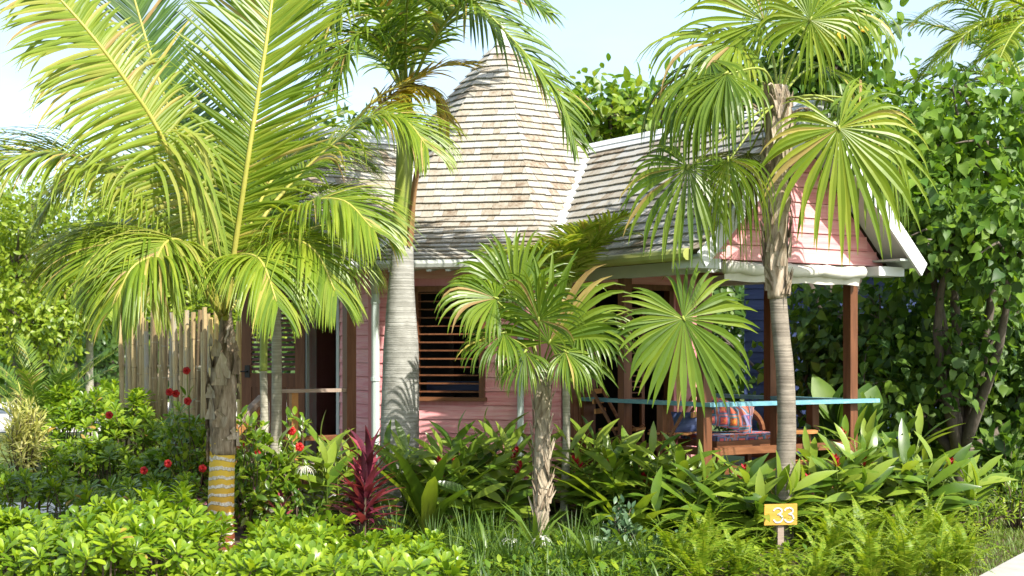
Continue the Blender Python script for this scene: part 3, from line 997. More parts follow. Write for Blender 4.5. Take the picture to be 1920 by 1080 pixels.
m = MB()
hw = 1.36 * (RZ - .1 - gz0) / (RZ - EZ)
m.hexa([go - WG * hw - WA * .03 + V((0, 0, gz0)), go + WG * hw - WA * .03 + V((0, 0, gz0)), go + WG * hw - WA * .002 + V((0, 0, gz0)), go - WG * hw - WA * .002 + V((0, 0, gz0))],
       [go - WG * .01 - WA * .03 + V((0, 0, RZ - .1)), go + WG * .01 - WA * .03 + V((0, 0, RZ - .1)), go + WG * .01 - WA * .002 + V((0, 0, RZ - .1)), go - WG * .01 - WA * .002 + V((0, 0, RZ - .1))])
gab = m.build('gable', M['pinktrim'], house)
planks(gab, go, WG, WA, -1.4, 1.4, gz0, RZ - .12, M['pink'], edge=tri_edge)
sl_ = (RZ - EZ) / 1.4
for sg in (-1, 1):
    m = MB()
    e = WG * sg
    d_ = (e + V((0, 0, -sl_))).normalized()
    q = d_.cross(WA).normalized()
    if q.z < 0: q = -q
    top = WC + WA * .42 + V((0, 0, RZ + .03)) - d_ * 0.0
    ln = 1.42 * math.hypot(1, sl_) + .06
    c = [top, top + d_ * ln, top + d_ * (ln + .03) - q * .14, top - q * .17]
    m.hexa([x - WA * .03 for x in c], c)
    m.build('barge_board', M['white'], house)
    m = MB()
    c = [top - q * .065 - WA * .035, top + d_ * (ln - .03) - q * .065 - WA * .035, top + d_ * (ln - .03) - q * .09 - WA * .035, top - q * .09 - WA * .035]
    m.hexa([x - WA * .37 for x in c], c)
    m.build('soffit', M['greytrim'], house)  # white boards in grey, a shaded underside put into the colour
    # short return boards at the foot of the gable
    m = MB()
    base = WC + e * 1.02 + V((0, 0, gz0 - .03))
    m.box(base, e, WA, 0, .36, -.07, .02, -.06, .2)
    m.build('eave_return', M['white'], house)
# eave beams of the porch
for sg in (-1, 1):
    a = WC + WG * sg * .95 + V((0, 0, 2.49))
    m = MB(); m.beam(a + WA * .0, a - WA * 2.3, .09, .12)
    m.build('eave_beam', M['white'], house)
    m = MB(); m.beam(WC + WG * sg * 1.25 + V((0, 0, 2.60)) + WA * .38, WC + WG * sg * 1.25 + V((0, 0, 2.60)) - WA * 2.4, .26, .02)
    m.build('eave_soffit', M['greytrim'], house)
m = MB(); m.beam(WC - WG * 1.0 + V((0, 0, 2.49)) - WA * .05, WC + WG * 1.0 + V((0, 0, 2.49)) - WA * .05, .09, .10)
m.build('header_beam', M['greytrim'], house)
# porch ceiling
m = MB()
m.hexa([WC - WG * .9 + V((0, 0, 2.56)), WC + WG * .9 + V((0, 0, 2.56)), WC + WG * .9 - WA * 2.4 + V((0, 0, 2.56)), WC - WG * .9 - WA * 2.4 + V((0, 0, 2.56))],
       [WC - WG * .9 + V((0, 0, 2.58)), WC + WG * .9 + V((0, 0, 2.58)), WC + WG * .9 - WA * 2.4 + V((0, 0, 2.58)), WC - WG * .9 - WA * 2.4 + V((0, 0, 2.58))])
m.build('porch_ceiling', M['teakh'], house)

# porch deck, posts and teal rails
RT = 1.235


def porch(t, s):
    return WC + WG * t - WA * s


B0 = V((1.80, 13.0, 0))
tb = (B0 - WC).dot(WG)
t_l, t_r = tb, 1.0
deck_root = None
nb = 22
for i in range(nb):
    s = .05 + 2.35 * i / nb
    m = MB()
    m.box(porch(0, 0), WG, -WA, t_l + .04, t_r + .04, DZ - .03, DZ, s, s + 2.35 / nb - .006)
    m.build('deck_board', M['teakh'], house)
m = MB()
m.box(porch(0, 0), WG, -WA, t_l + .03, t_r + .05, DZ - .2, DZ - .032, .04, .08)
m.box(porch(0, 0), -WA, WG, .083, 2.4, DZ - .2, DZ - .032, t_l + .03, t_l + .07)
m.build('deck_fascia', M['teakh'], house)


def post(p, z0, z1, w=.1, mat='teak', name='post'):
    m = MB()
    m.box(p, WG, WA, -w / 2, w / 2, z0, z1, -w / 2, w / 2)
    return m.build(name, M[mat], house)


for t, s, z1 in ((t_l + .06, .12, 2.44), (t_r - .06, .10, 2.44), (t_l + .06, 1.32, 2.44), (t_r - .04, 1.26, 2.44)):
    post(porch(t, s), 0.0, z1)
for t, s in ((t_l + .06, .715), (t_r - .06, .62), (t_l + .06, 2.0), (-.05, .1)):
    post(porch(t, s), DZ, RT - .04, .09, name='rail_post')
# rails: teal caps
m = MB(); m.box(porch(0, 0), WG, WA, t_l, t_r + .22, RT - .038, RT, -.09, .03); m.build('rail_cap', M['teal'], house)
m = MB(); m.box(porch(0, 0), -WA, WG, .092, 2.30, RT - .039, RT - .001, t_l, t_l + .12); m.build('rail_cap', M['teal'], house)
m = MB(); m.box(porch(0, 0), -WA, WG, .092, 2.3, RT - .039, RT - .001, t_r - .09, t_r + .03); m.build('rail_cap', M['teal'], house)
for a0_, b0_ in ((porch(t_l + .12, .06), porch(t_r - .1, .06)), (porch(t_l + .06, .2), porch(t_l + .06, 2.3)), (porch(t_r - .03, .2), porch(t_r - .03, 2.3))):
    for z in (DZ + .30, DZ + .12):
        m = MB(); m.beam(a0_ + V((0, 0, z)), b0_ + V((0, 0, z)), .035, .07); m.build('lower_rail', M['teakh'], house)

# rolled canvas blind under the gable, with its hanging hem and cord
m = MB()
n_ = 26
pts, rad = [], []
for i in range(n_ + 1):
    t = -.86 + 1.80 * i / n_
    pts.append(WC + WG * t + WA * .06 + V((0, 0, 2.475 + .008 * math.sin(i * .8))))
    rad.append(.058 + .006 * math.sin(i * 1.7) + random.uniform(-.004, .004))
m.tube(pts, rad, 12, True, .07)
aw = m.build('rolled_blind', M['canvas'], house, smooth=True)
m = MB()
hem = []
for i in range(n_ + 1):
    t = -.84 + 1.76 * i / n_
    hem.append((WC + WG * t + WA * (.045 + .012 * math.sin(i * 1.3)) + V((0, 0, 2.43)), WC + WG * t + WA * (.03 + .014 * math.sin(i * 1.3 + 1)) + V((0, 0, 2.355 + .006 * math.sin(i * .9)))))
vs = [p for h in hem for p in h]
m.add(vs, [(2 * i, 2 * i + 1, 2 * i + 3, 2 * i + 2) for i in range(n_)])
m.build('hem', M['canvas'], aw, smooth=True)

# ---- entry porch on the left
EP = GX(655, 14.62)
ez_ = V((EP.x, EP.y, 0))


def epost(p, z0, z1, w=.105, mat='teak', name='post'):
    m = MB(); m.box(p, LQ, LB, -w / 2, w / 2, z0, z1, -w / 2, w / 2); return m.build(name, M[mat], house)


epost(ez_, 0, 2.56)
epost(ez_ + LB * .62, DZ, 1.29, .07, 'lightwood', 'rail_post')
m = MB(); m.beam(ez_ - LB * .02 + V((0, 0, 1.31)) + LB * .06, ez_ + LB * .78 + V((0, 0, 1.31)), .09, .035); m.build('handrail', M['greywood'], house)
m = MB(); m.beam(ez_ + LB * .06 + V((0, 0, .83)), ez_ + LB * .78 + V((0, 0, .83)), .04, .05); m.build('lower_rail', M['teakh'], house)
hb = GX(492, 14.2); ht_ = GX(436, 13.65)
for dz, mt in ((0, 'greywood'), (-.09, 'lightwood')):
    m = MB(); m.beam(V((hb.x, hb.y, 1.25 + dz)), V((ht_.x, ht_.y, .98 + dz)), .07, .05); m.build('handrail', M[mt], house)
epost(V((ht_.x, ht_.y, 0)), 0, 1.05, .08, 'lightwood', 'rail_post')
# entry deck
for i in range(12):
    m = MB()
    s = RW * C225 + .02 + 1.12 * i / 12
    m.box(C0, LQ, LB, -1.0, 1.06, DZ - .03, DZ, s, s + 1.12 / 12 - .006)
    m.build('deck_board', M['greywood'], house)
m = MB(); m.box(C0, LB, LQ, 2.2, 3.3, DZ - .16, DZ - .032, 1.02, 1.05); m.build('deck_fascia', M['pinktrim'], house)
m = MB(); m.box(C0, LB, LQ, 2.2, 3.3, DZ - .30, DZ - .17, .96, 1.04); m.build('deck_base', M['white'], house)
for i, (s, z) in enumerate(((3.31, .33), (3.60, .18))):
    m = MB(); m.box(C0, LQ, LB, -.1, 1.06, z - .16, z, s, s + .28); m.build('step', M['pinktrim'], house)
# fascia of entry wing gable (pink boards above the entry)
m = MB()
for a in (-1, 1):
    pass
g2 = C0 + LB * 3.1
m.add([g2 - LQ * 1.0 + V((0, 0, 2.62)), g2 + LQ * 1.0 + V((0, 0, 2.62)), g2 + V((0, 0, 3.9)), g2 - LQ * 1.0 + LB * .03 + V((0, 0, 2.62)), g2 + LQ * 1.0 + LB * .03 + V((0, 0, 2.62)), g2 + LB * .03 + V((0, 0, 3.9))],
      [(0, 2, 1), (3, 4, 5), (0, 1, 4, 3), (1, 2, 5, 4), (2, 0, 3, 5)])
m.build('gable', M['pink'], house)
for sg in (-1, 1):
    m = MB()
    top = C0 + LB * 3.43 + V((0, 0, 4.14)); e = LQ * sg
    d_ = (e + V((0, 0, -1.5 / LW))).normalized(); q = UP
    c = [top, top + d_ * 1.92, top + d_ * 1.92 - q * .2, top - q * .24]
    m.hexa([x - LB * .03 for x in c], c)
    m.build('barge_board', M['white'], house)
m = MB(); m.beam(C0 + LQ * .97 + LB * 2.3 + V((0, 0, 2.56)), C0 + LQ * .97 + LB * 3.1 + V((0, 0, 2.56)), .08, .11); m.build('eave_beam', M['pinktrim'], house)

# ------------------------------------------------------------------ porch furniture
def local(t, s):
    p = porch(t, s); return V((p.x, p.y, DZ))


# bench with slatted seat, curved arm
bl = GX(1378, 14.05); bl.z = DZ
bench = thing('bench', 'low teak daybed with a striped seat pad and curved arm behind the front rail', 'bench', bl)
U_, N_ = WG, -WA
bz = CZ - (822 - HZ) * 14.05 / F
m = MB(); m.box(V((bl.x, bl.y, 0)), U_, N_, -.48, .46, bz - .06, bz, -.28, .3); m.build('seat_frame', M['teakh'], bench)
m = MB(); m.box(V((bl.x, bl.y, 0)), U_, N_, -.46, .44, bz + .002, bz + .055, -.27, .28); m.build('seat_pad', M['cushion'], bench)
for a in (-.44, .42):
    for b in (-.25, .27):
        m = MB(); m.box(V((bl.x, bl.y, 0)), U_, N_, a - .025, a + .025, DZ + .001, bz - .062, b - .025, b + .025); m.build('leg', M['teak'], bench)
m = MB()
aa = [V((bl.x, bl.y, 0)) + U_ * (.12 + .34 * math.sin(x * 1.5)) + N_ * .1 + V((0, 0, bz + .05 + .26 * math.cos(x * 1.5))) for x in [i / 7 for i in range(8)]]
for p, q in zip(aa, aa[1:]): m.beam(p, q, .05, .035)
m.build('arm', M['teakh'], bench)
m = MB()
cc = GX(1372, 13.98); cz = CZ - (787 - HZ) * 13.98 / F
nn_ = 9
vs, fs = [], []
for sgn in (1, -1):
    for i in range(nn_):
        for j in range(nn_):
            a, b = i / (nn_ - 1) * 2 - 1, j / (nn_ - 1) * 2 - 1
            th = .075 * (1 - a ** 4) ** .5 * (1 - b ** 4) ** .5
            pin = 1 - .07 * (1 - abs(a * b))
            vs.append(V((a * .235 * pin, sgn * th, b * .15 * pin)))
for h in (0, 1):
    for i in range(nn_ - 1):
        for j in range(nn_ - 1):
            k = h * nn_ * nn_ + i * nn_ + j
            f = (k, k + 1, k + nn_ + 1, k + nn_)
            fs.append(f if h else tuple(reversed(f)))
rot = Matrix.Rotation(R(14), 3, 'Y') @ Matrix.Rotation(R(-18), 3, 'X')
zr = Matrix.Rotation(R(14), 3, 'Z')
m.add([zr @ (rot @ v) + V((cc.x, cc.y, bz + .23)) for v in vs], fs)
cu = m.build('cushion', M['cushion'], None, smooth=True, org=V((cc.x, cc.y, bz + .055)))
prop(cu, 'red, orange and blue patterned cushion propped on the porch daybed', 'cushion')
# pale blue cushion
m = MB()
c2 = GX(1292, 13.7)
m.add([zr @ (Matrix.Rotation(R(-25), 3, 'X') @ (v * .72)) + V((c2.x, c2.y, bz + .18)) for v in vs], fs)
cu = m.build('cushion', M['blue'], None, smooth=True, org=V((c2.x, c2.y, bz + .05)))
prop(cu, 'pale blue-grey cushion on the chair beside the porch corner post', 'cushion')


def stool(px, d, ytop, ww, label):
    p = GX(px, d); p.z = DZ
    st = thing('stool', label, 'stool', p)
    z = CZ - (ytop - HZ) * d / F
    b = V((p.x, p.y, 0))
    m = MB(); m.tube([b + V((0, 0, z - .035)), b + V((0, 0, z - .03)), b + V((0, 0, z - .005)), b + V((0, 0, z))], [ww * .9, ww, ww, ww * .92], 18)
    m.build('seat', M['lightwood'], st)
    for k in range(4):
        a = k * math.pi / 2 + .5
        e = V((math.cos(a), math.sin(a), 0))
        m = MB(); m.tube([b + e * ww * .65 + V((0, 0, z - .036)), b + e * ww * 1.0 + V((0, 0, DZ + .002))], [.018, .02], 7)
        m.build('leg', M['lightwood'], st)
    for zz, f in ((.30, .90), (.14, .97)):
        for k in range(4):
            a, a2 = k * math.pi / 2 + .5, (k + 1) * math.pi / 2 + .5
            m = MB(); m.tube([b + V((math.cos(a), math.sin(a), 0)) * ww * f + V((0, 0, DZ + zz)), b + V((math.cos(a2), math.sin(a2), 0)) * ww * f + V((0, 0, DZ + zz))], .012, 6)
            m.build('rung', M['lightwood'], st)


stool(1497, 14.0, 806, .19, 'round bamboo stool standing right of the big fan palm trunk on the porch')


def folding_chair(px, d, label, rz):
    p = GX(px, d); p.z = DZ
    ch = thing('folding_chair', label, 'chair', p)
    b = V((p.x, p.y, 0))
    u = V((math.cos(rz), math.sin(rz), 0)); n = V((-u.y, u.x, 0))
    for sd in (-.2, .2):
        m = MB(); m.beam(b + n * sd - u * .22 + V((0, 0, DZ + .002)), b + n * sd + u * .18 + V((0, 0, DZ + .48)), .025, .045, n); m.build('leg', M['teakh'], ch)
        m = MB(); m.beam(b + n * sd * .9 + u * .22 + V((0, 0, DZ + .002)), b + n * sd * .9 - u * .28 + V((0, 0, DZ + .88)), .025, .045, n); m.build('leg', M['teakh'], ch)
    for i in range(6):
        x = -.16 + .34 * i / 5
        m = MB(); m.box(b + u * x, n, u, -.19, .19, DZ + .43, DZ + .45, -.024, .024); m.build('seat_slat', M['lightwood'], ch)
    for i in range(3):
        z = DZ + .62 + .1 * i
        m = MB(); m.beam(b - n * .18 - u * (.10 + (z - DZ) * .2) + V((0, 0, z)), b + n * .18 - u * (.10 + (z - DZ) * .2) + V((0, 0, z)), .02, .05); m.build('back_slat', M['lightwood'], ch)


folding_chair(1165, 14.45, 'folding teak chair half hidden behind the leftmost porch post', R(-20))
folding_chair(1262, 13.75, 'folding teak chair just left of the porch corner post', R(160))

# ------------------------------------------------------------------ blue hut behind the porch
bh = GX(1430, 19.5)
hut = thing('hut', 'blue clapboard hut glimpsed in shade behind the porch', 'hut', bh)
hu, hn = V((.93, -.36, 0)).normalized(), V((-.36, -.93, 0)).normalized()
m = MB(); m.box(bh, hu, hn, -.25, 2.2, 0, 2.9, -2.2, 0); hw_ = m.build('wall', M['blue'], hut)
planks(hw_, bh, hu, hn, -.25, 2.2, .1, 2.88, M['blue'])
m = MB(); m.hexa([bh + hu * -.9 + hn * .3 + V((0, 0, 2.9)), bh + hu * 2.4 + hn * .3 + V((0, 0, 2.9)), bh + hu * 2.4 - hn * 2.4 + V((0, 0, 3.3)), bh + hu * -.9 - hn * 2.4 + V((0, 0, 3.3))],
                 [bh + hu * -.9 + hn * .3 + V((0, 0, 2.97)), bh + hu * 2.4 + hn * .3 + V((0, 0, 2.97)), bh + hu * 2.4 - hn * 2.4 + V((0, 0, 3.37)), bh + hu * -.9 - hn * 2.4 + V((0, 0, 3.37))])
m.build('roof', M['shingle'], hut)

# ------------------------------------------------------------------ bamboo fence
fa, fb_ = GX(462, 17.2), GX(224, 21.0)
fence = thing('bamboo_fence', 'tall screen of upright bamboo poles left of the entry door', 'fence', fa)
k = 50
for i in range(k):
    t = i / (k - 1)
    p = fa.lerp(fb_, t) + V((random.uniform(-.02, .02), random.uniform(-.03, .03), 0))
    h = (2.02 + .22 * t) + random.uniform(-.20, .22)
    r = random.uniform(.022, .042)
    lean = random.uniform(-.07, .07)
    pts = [p + V((lean * j / 6, 0, h * j / 6)) for j in range(7)]
    m = MB(); m.tube(pts, r, 8)
    for j in range(5):
        z = .2 + j * .4 + random.uniform(-.08, .08)
        if z < h - .05:
            q = p + V((lean * z / h, 0, z)); m.tube([q, q + V((0, 0, .012))], r * 1.10, 8)
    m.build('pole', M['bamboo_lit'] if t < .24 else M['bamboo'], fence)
for z in (.5, 1.5):
    m = MB(); m.tube([fa + V((0, .07, z)), fb_ + V((0, .07, z))], .03, 6); m.build('cross_pole', M['bamboo'], fence)

# number sign
sg_ = GX(1464, 11.75)
sd_ = 11.75
sign = thing('number_sign', 'small yellow board with hand-painted white 33 before the big fan palm', 'sign', sg_)
tl = R(-1.2)
su = V((math.cos(tl), .05, math.sin(-tl))).normalized(); sv = V((0, -.05, 1)).normalized(); sn = su.cross(sv).normalized()
ctr = P(1464, 965, sd_)
hw2, hh2 = 31 * sd_ / F, 19.5 * sd_ / F
m = MB()
c = [ctr - su * hw2 - sv * hh2, ctr + su * hw2 - sv * hh2, ctr + su * hw2 + sv * hh2, ctr - su * hw2 + sv * hh2]
if sn.y > 0: sn = -sn
m.hexa([x - sn * .022 for x in c], c)
bd = m.build('board', M['signy'], sign)


def digit(cx):
    w = .043
    pts = []
    for i in range(9):
        a = R(165 - 28 * i); pts.append((cx + w * .8 * math.cos(a), .030 + .026 * math.sin(a)))
    pts = pts[:8]
    pts.append((cx + .002, .004))
    for i in range(10):
        a = R(82 - 27 * i); pts.append((cx + .003 + w * .86 * math.cos(a), -.030 + .034 * math.sin(a)))
    m = MB()
    for (x0, y0), (x1, y1) in zip(pts, pts[1:]):
        a, b = ctr + su * x0 + sv * y0 + sn * .003, ctr + su * x1 + sv * y1 + sn * .003
        d = (b - a).normalized(); s = d.cross(sn).normalized() * .0062
        m.hexa([a - s - d * .004, a + s - d * .004, b + s + d * .004, b - s + d * .004], [x + sn * .002 for x in (a - s - d * .004, a + s - d * .004, b + s + d * .004, b - s + d * .004)])
    m.build('digit', M['white'], bd)


digit(-.026); digit(.066)
m = MB(); m.box(V((sg_.x + .005, sg_.y + .045, 0)), V((1, 0, 0)), V((0, -1, 0)), -.025, .025, 0, ctr.z + .04, 0, .02)
m.build('stake', M['greywood'], sign)

# ------------------------------------------------------------------ palms
def frond(root, pts, up, Lmax, n, w, mat, ribmat, t0=.16, droop=.5, lean=(62, 28), rib=(.018, .004), lift=.1, seg=6, prof=None, jit=.06, messy=0.0, sides=(1, 1)):
    c = catmull(pts, 70)
    mb = MB()
    dry = []
    for i in range(n):
        u = i / (n - 1)
        t = t0 + (1 - t0) * u
        x = t * 70; k = min(int(x), 69); fr_ = x - k
        p = c[k].lerp(c[k + 1], fr_)
        T = (c[k + 1] - c[k]).normalized()
        Sd = T.cross(up)
        if Sd.length < 1e-3: continue
        Sd.normalize(); N = Sd.cross(T).normalized()
        pr = prof(u) if prof else min(1.0, .45 + u / .22 * .55) * (1 - u ** 3 * .62)
        le = R(lean[0] + (lean[1] - lean[0]) * u)
        for sg in (1, -1):
            mul = sides[0] if sg > 0 else sides[1]
            if mul <= 0: continue
            ln = Lmax * pr * random.uniform(.88, 1.06) * mul
            d = (T * math.cos(le) + Sd * (sg * math.sin(le)) + N * lift + rv(jit)).normalized()
            q = p.copy(); pp_ = [q.copy()]; dd = [d]
            dr_ = droop * random.uniform(.7, 1.35) + (random.random() < messy) * random.uniform(.3, 1.2)
            for s in range(seg):
                f = (s + 1) / seg
                d = (d + DOWN * dr_ * f * .9 / seg * 2.0).normalized()
                q = q + d * (ln / seg); pp_.append(q.copy()); dd.append(d)
            wi = [w * x_ for x_ in np.interp(np.linspace(0, 1, seg + 1), [0, .15, .5, .8, 1], [.5, 1, .85, .5, .04])]
            side = []
            for d_ in dd:
                s_ = d_.cross(N)
                if s_.length < .05: s_ = d_.cross(Sd)
                side.append(s_.normalized())
            if random.random() < .045: dry.append((pp_, wi, side))
            else: mb.blade(pp_, wi, side, .35)
    f = mb.build('frond', mat, root)
    for q_ in dry:
        m_ = MB(); m_.blade(*q_, .35); m_.build('dry_leaflet', M['drystraw'], f)
    r = MB()
    r.tube(c[::3], [rib[0] + (rib[1] - rib[0]) * i / 23 for i in range(len(c[::3]))], 6)
    r.build('rib', ribmat, f, smooth=True)
    return f


def trunk(root, pts, rad, mat, n=16, name='trunk', wob=0.02):
    c = catmull(pts, 40)
    rr = np.interp(np.linspace(0, 1, 41), np.linspace(0, 1, len(rad)), rad)
    m = MB(); m.tube(c, list(rr), n, True, wob)
    return m.build(name, mat, root, smooth=True)


# coconut palm
CD = 12.1
cb_ = GX(414, CD)
coco = thing('coconut_palm', 'young coconut palm with a yellow-ringed trunk and tall bright green fronds', 'palm tree', cb_)
trunk(coco, [V((cb_.x, CD, -.05)), P(414, 960, CD), P(417, 850, CD), P(418, 820, CD)], [.122, .112, .106, .108], M['bands'], 20)
trunk(coco, [P(418, 852, CD), P(418, 760, CD), P(419, 690, CD), P(424, 640, CD), P(424, 570, CD)], [.110, .116, .104, .066, .045], M['husk'], 18, 'husk_stem', .05)
for i in range(30):                                           # old leaf bases wrapped round the stem
    a = random.uniform(math.pi * .75, math.pi * 2.25) if i > 6 else random.uniform(0, 6.28)
    y = random.uniform(640, 872)
    rr_ = .112 if y > 700 else .09
    e = V((math.cos(a), math.sin(a), 0))
    p = P(418, y, CD) + e * rr_
    tdir = V((-e.y, e.x, 0))
    h = random.uniform(.10, .26)
    m = MB()
    pts = [p + e * (.002 + .022 * (j / 4) ** 2) + V((0, 0, h * j / 4)) + tdir * .02 * random.uniform(-1, 1) for j in range(5)]
    wid = [.06, .055, .045, .03, .008]
    m.blade(pts, [x * random.uniform(.8, 1.2) for x in wid], tdir, -.3)
    m.build('leaf_base', M['husk'], coco)


def cp(l, dd=None):
    return [P(x, y, CD + z) for x, y, z in l]


crn = (421, 590, 0)
YL = M['rib']
FR = [
    # pts, up, L, n, w, mat, kw
    (cp([(422, 600, -.06), (440, 470, -.15), (468, 280, -.25), (498, 90, -.2), (520, -60, 0), (560, -220, .3)]), V((-.08, -1, .10)), .95, 84, .024, 'coco', dict(t0=.17, droop=.10, lean=(64, 40), rib=(.030, .010), lift=.18, messy=.10, sides=(1, 1))),
    (cp([(415, 600, 0), (370, 430, -.35), (305, 260, -.6), (235, 150, -.8), (165, 58, -.9), (60, -60, -1.0)]), V((.35, -.75, .65)), 1.05, 74, .024, 'coco_pale', dict(t0=.16, droop=.42, lean=(80, 66), sides=(.55, 1), rib=(.026, .010), lift=.05, messy=.25)),
    (cp([(412, 590, 0), (340, 470, -.2), (250, 360, -.5), (150, 298, -.8), (60, 288, -1.0), (-30, 320, -1.1)]), V((.1, -.35, 1)), 1.05, 66, .021, 'coco_pale', dict(t0=.2, droop=.95, lean=(62, 34), rib=(.024, .007), lift=.15, messy=.2)),
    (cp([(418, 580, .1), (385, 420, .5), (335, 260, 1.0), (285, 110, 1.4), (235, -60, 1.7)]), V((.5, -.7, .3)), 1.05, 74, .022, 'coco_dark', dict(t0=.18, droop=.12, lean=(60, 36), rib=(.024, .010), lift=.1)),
    (cp([(424, 580, .05), (480, 430, .3), (560, 330, .5), (650, 250, .5), (715, 215, .4), (765, 230, .3), (800, 275, .2)]), V((-.1, -.3, 1)), .85, 62, .020, 'coco', dict(t0=.28, droop=.9, lean=(60, 32), rib=(.022, .006), lift=.15, messy=.2)),
    (cp([(424, 590, -.05), (480, 470, -.4), (560, 390, -.8), (640, 375, -1.1), (700, 430, -1.3)]), V((0, -.4, 1)), .86, 58, .020, 'coco', dict(t0=.25, droop=.95, lean=(58, 30), rib=(.022, .006), lift=.1, messy=.3)),
    (cp([(412, 590, -.05), (350, 500, -.4), (280, 450, -.8), (205, 455, -1.0), (150, 510, -1.15)]), V((0, -.4, 1)), .90, 60, .020, 'coco', dict(t0=.22, droop=1.0, lean=(58, 30), rib=(.022, .006), lift=.1, messy=.3)),
    (cp([(414, 590, -.1), (375, 500, -.5), (335, 450, -.95), (300, 470, -1.3), (280, 560, -1.5)]), V((.2, -.5, 1)), .82, 52, .020, 'coco_pale', dict(t0=.2, droop=1.1, lean=(55, 28), rib=(.02, .006), lift=.05, messy=.3)),
    (cp([(424, 590, .1), (500, 500, .5), (580, 430, .9), (650, 430, 1.1), (700, 500, 1.2)]), V((0, -.2, 1)), .85, 54, .020, 'coco', dict(t0=.2, droop=1.0, lean=(58, 30), rib=(.02, .006), lift=.1)),
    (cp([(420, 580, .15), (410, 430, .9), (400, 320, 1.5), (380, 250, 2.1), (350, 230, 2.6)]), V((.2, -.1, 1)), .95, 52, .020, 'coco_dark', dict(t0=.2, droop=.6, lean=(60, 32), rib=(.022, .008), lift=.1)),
    (cp([(418, 590, -.1), (425, 520, -.6), (450, 480, -1.1), (490, 490, -1.5), (520, 570, -1.7)]), V((.1, -.4, 1)), .78, 48, .019, 'coco', dict(t0=.25, droop=1.1, lean=(55, 28), rib=(.02, .006), lift=.05, messy=.3)),
    (cp([(418, 580, .2), (330, 470, .8), (240, 420, 1.3), (150, 440, 1.7), (90, 500, 1.9)]), V((0, -.2, 1)), .9, 54, .020, 'coco_pale', dict(t0=.22, droop=1.0, lean=(58, 30), rib=(.02, .006), lift=.1)),
]
FR += [
    (cp([(414, 590, -.15), (365, 520, -.7), (310, 480, -1.2), (250, 500, -1.5), (215, 570, -1.6)]), V((0, -.4, 1)), .80, 50, .020, 'coco', dict(t0=.2, droop=1.15, lean=(55, 28), rib=(.02, .006), lift=.05, messy=.3)),
    (cp([(416, 585, .1), (365, 450, .3), (300, 350, .5), (225, 310, .6), (140, 330, .7), (80, 400, .75)]), V((0, -.3, 1)), .92, 60, .020, 'coco_pale', dict(t0=.2, droop=1.0, lean=(58, 30), rib=(.02, .006), lift=.1, messy=.2)),
    (cp([(424, 585, .1), (470, 420, .8), (530, 310, 1.3), (600, 270, 1.6), (680, 300, 1.8)]), V((0, -.3, 1)), .9, 56, .020, 'coco', dict(t0=.2, droop=.8, lean=(58, 30), rib=(.02, .006), lift=.1)),
    (cp([(424, 590, -.1), (470, 500, -.6), (530, 450, -1.0), (590, 470, -1.3), (630, 550, -1.45)]), V((0, -.4, 1)), .78, 50, .019, 'coco', dict(t0=.2, droop=1.1, lean=(55, 28), rib=(.02, .006), lift=.05, messy=.3)),
    (cp([(422, 590, .2), (450, 480, .9), (500, 430, 1.4), (560, 440, 1.8), (600, 500, 2.0)]), V((0, -.2, 1)), .8, 48, .019, 'coco', dict(t0=.2, droop=1.0, lean=(55, 28), rib=(.02, .006), lift=.05)),
]
for pts, up, Lm, n, w, mt, kw in FR:
    frond(coco, pts, up.normalized(), Lm, int(n * 1.65), w * .68, M[mt], YL, **kw)
# a hanging bundle of bent leaflets in front of the stem, as on the broken frond
m = MB()
for i in range(36):
    p0 = P(random.uniform(290, 345), random.uniform(230, 330), CD - .7 + random.uniform(-.1, .1))
    q = p0.copy(); d = V((random.uniform(.2, .8), -.2, random.uniform(-.3, .2))).normalized()
    ps = [q.copy()]; ln = random.uniform(.5, 1.15)
    for s in range(7):
        d = (d + DOWN * .42 + rv(.04)).normalized(); q = q + d * ln / 7; ps.append(q.copy())
    m.blade(ps, [.010, .016, .016, .015, .013, .010, .007, .001], V((.9, .4, 0)).normalized(), .3)
m.build('bent_leaflets', M['coco_pale'], coco)

# royal palm
RD = 13.9
rb_ = GX(752, RD)
royal = thing('royal_palm', 'tall royal palm with smooth grey swollen trunk and green crownshaft before the cottage', 'palm tree', rb_)
trunk(royal, [V((rb_.x - .02, RD, -.05)), P(748, 900, RD), P(750, 780, RD), P(752, 650, RD), P(752, 560, RD), P(755, 462, RD)], [.215, .197, .187, .172, .135, .104], M['royaltrunk'], 24, wob=.012)
trunk(royal, [P(754, 470, RD), P(754, 425, RD), P(757, 340, RD), P(760, 200, RD), P(762, 150, RD)], [.103, .108, .085, .072, .05], M['crownshaft'], 18, 'crownshaft', .01)
m = MB()
c = catmull([P(764, 462, RD - .10), P(771, 400, RD - .12), P(779, 330, RD - .13), P(796, 262, RD - .12), P(800, 228, RD - .1)], 12)
m.blade(c, [.04, .045, .04, .034, .03, .03, .03, .03, .032, .03, .024, .016, .006], V((.95, -.3, 0)).normalized(), .5)
m.build('spathe', M['spathe'], royal)
m = MB()
c = catmull([P(742, 460, RD - .1), P(734, 440, RD - .13), P(728, 445, RD - .14)], 5)
m.blade(c, [.03, .04, .035, .03, .02, .015], V((.9, -.3, .3)).normalized(), .4)
m.build('spathe', M['spathe'], royal)


def rp_(l):
    return [P(x, y, RD + z) for x, y, z in l]


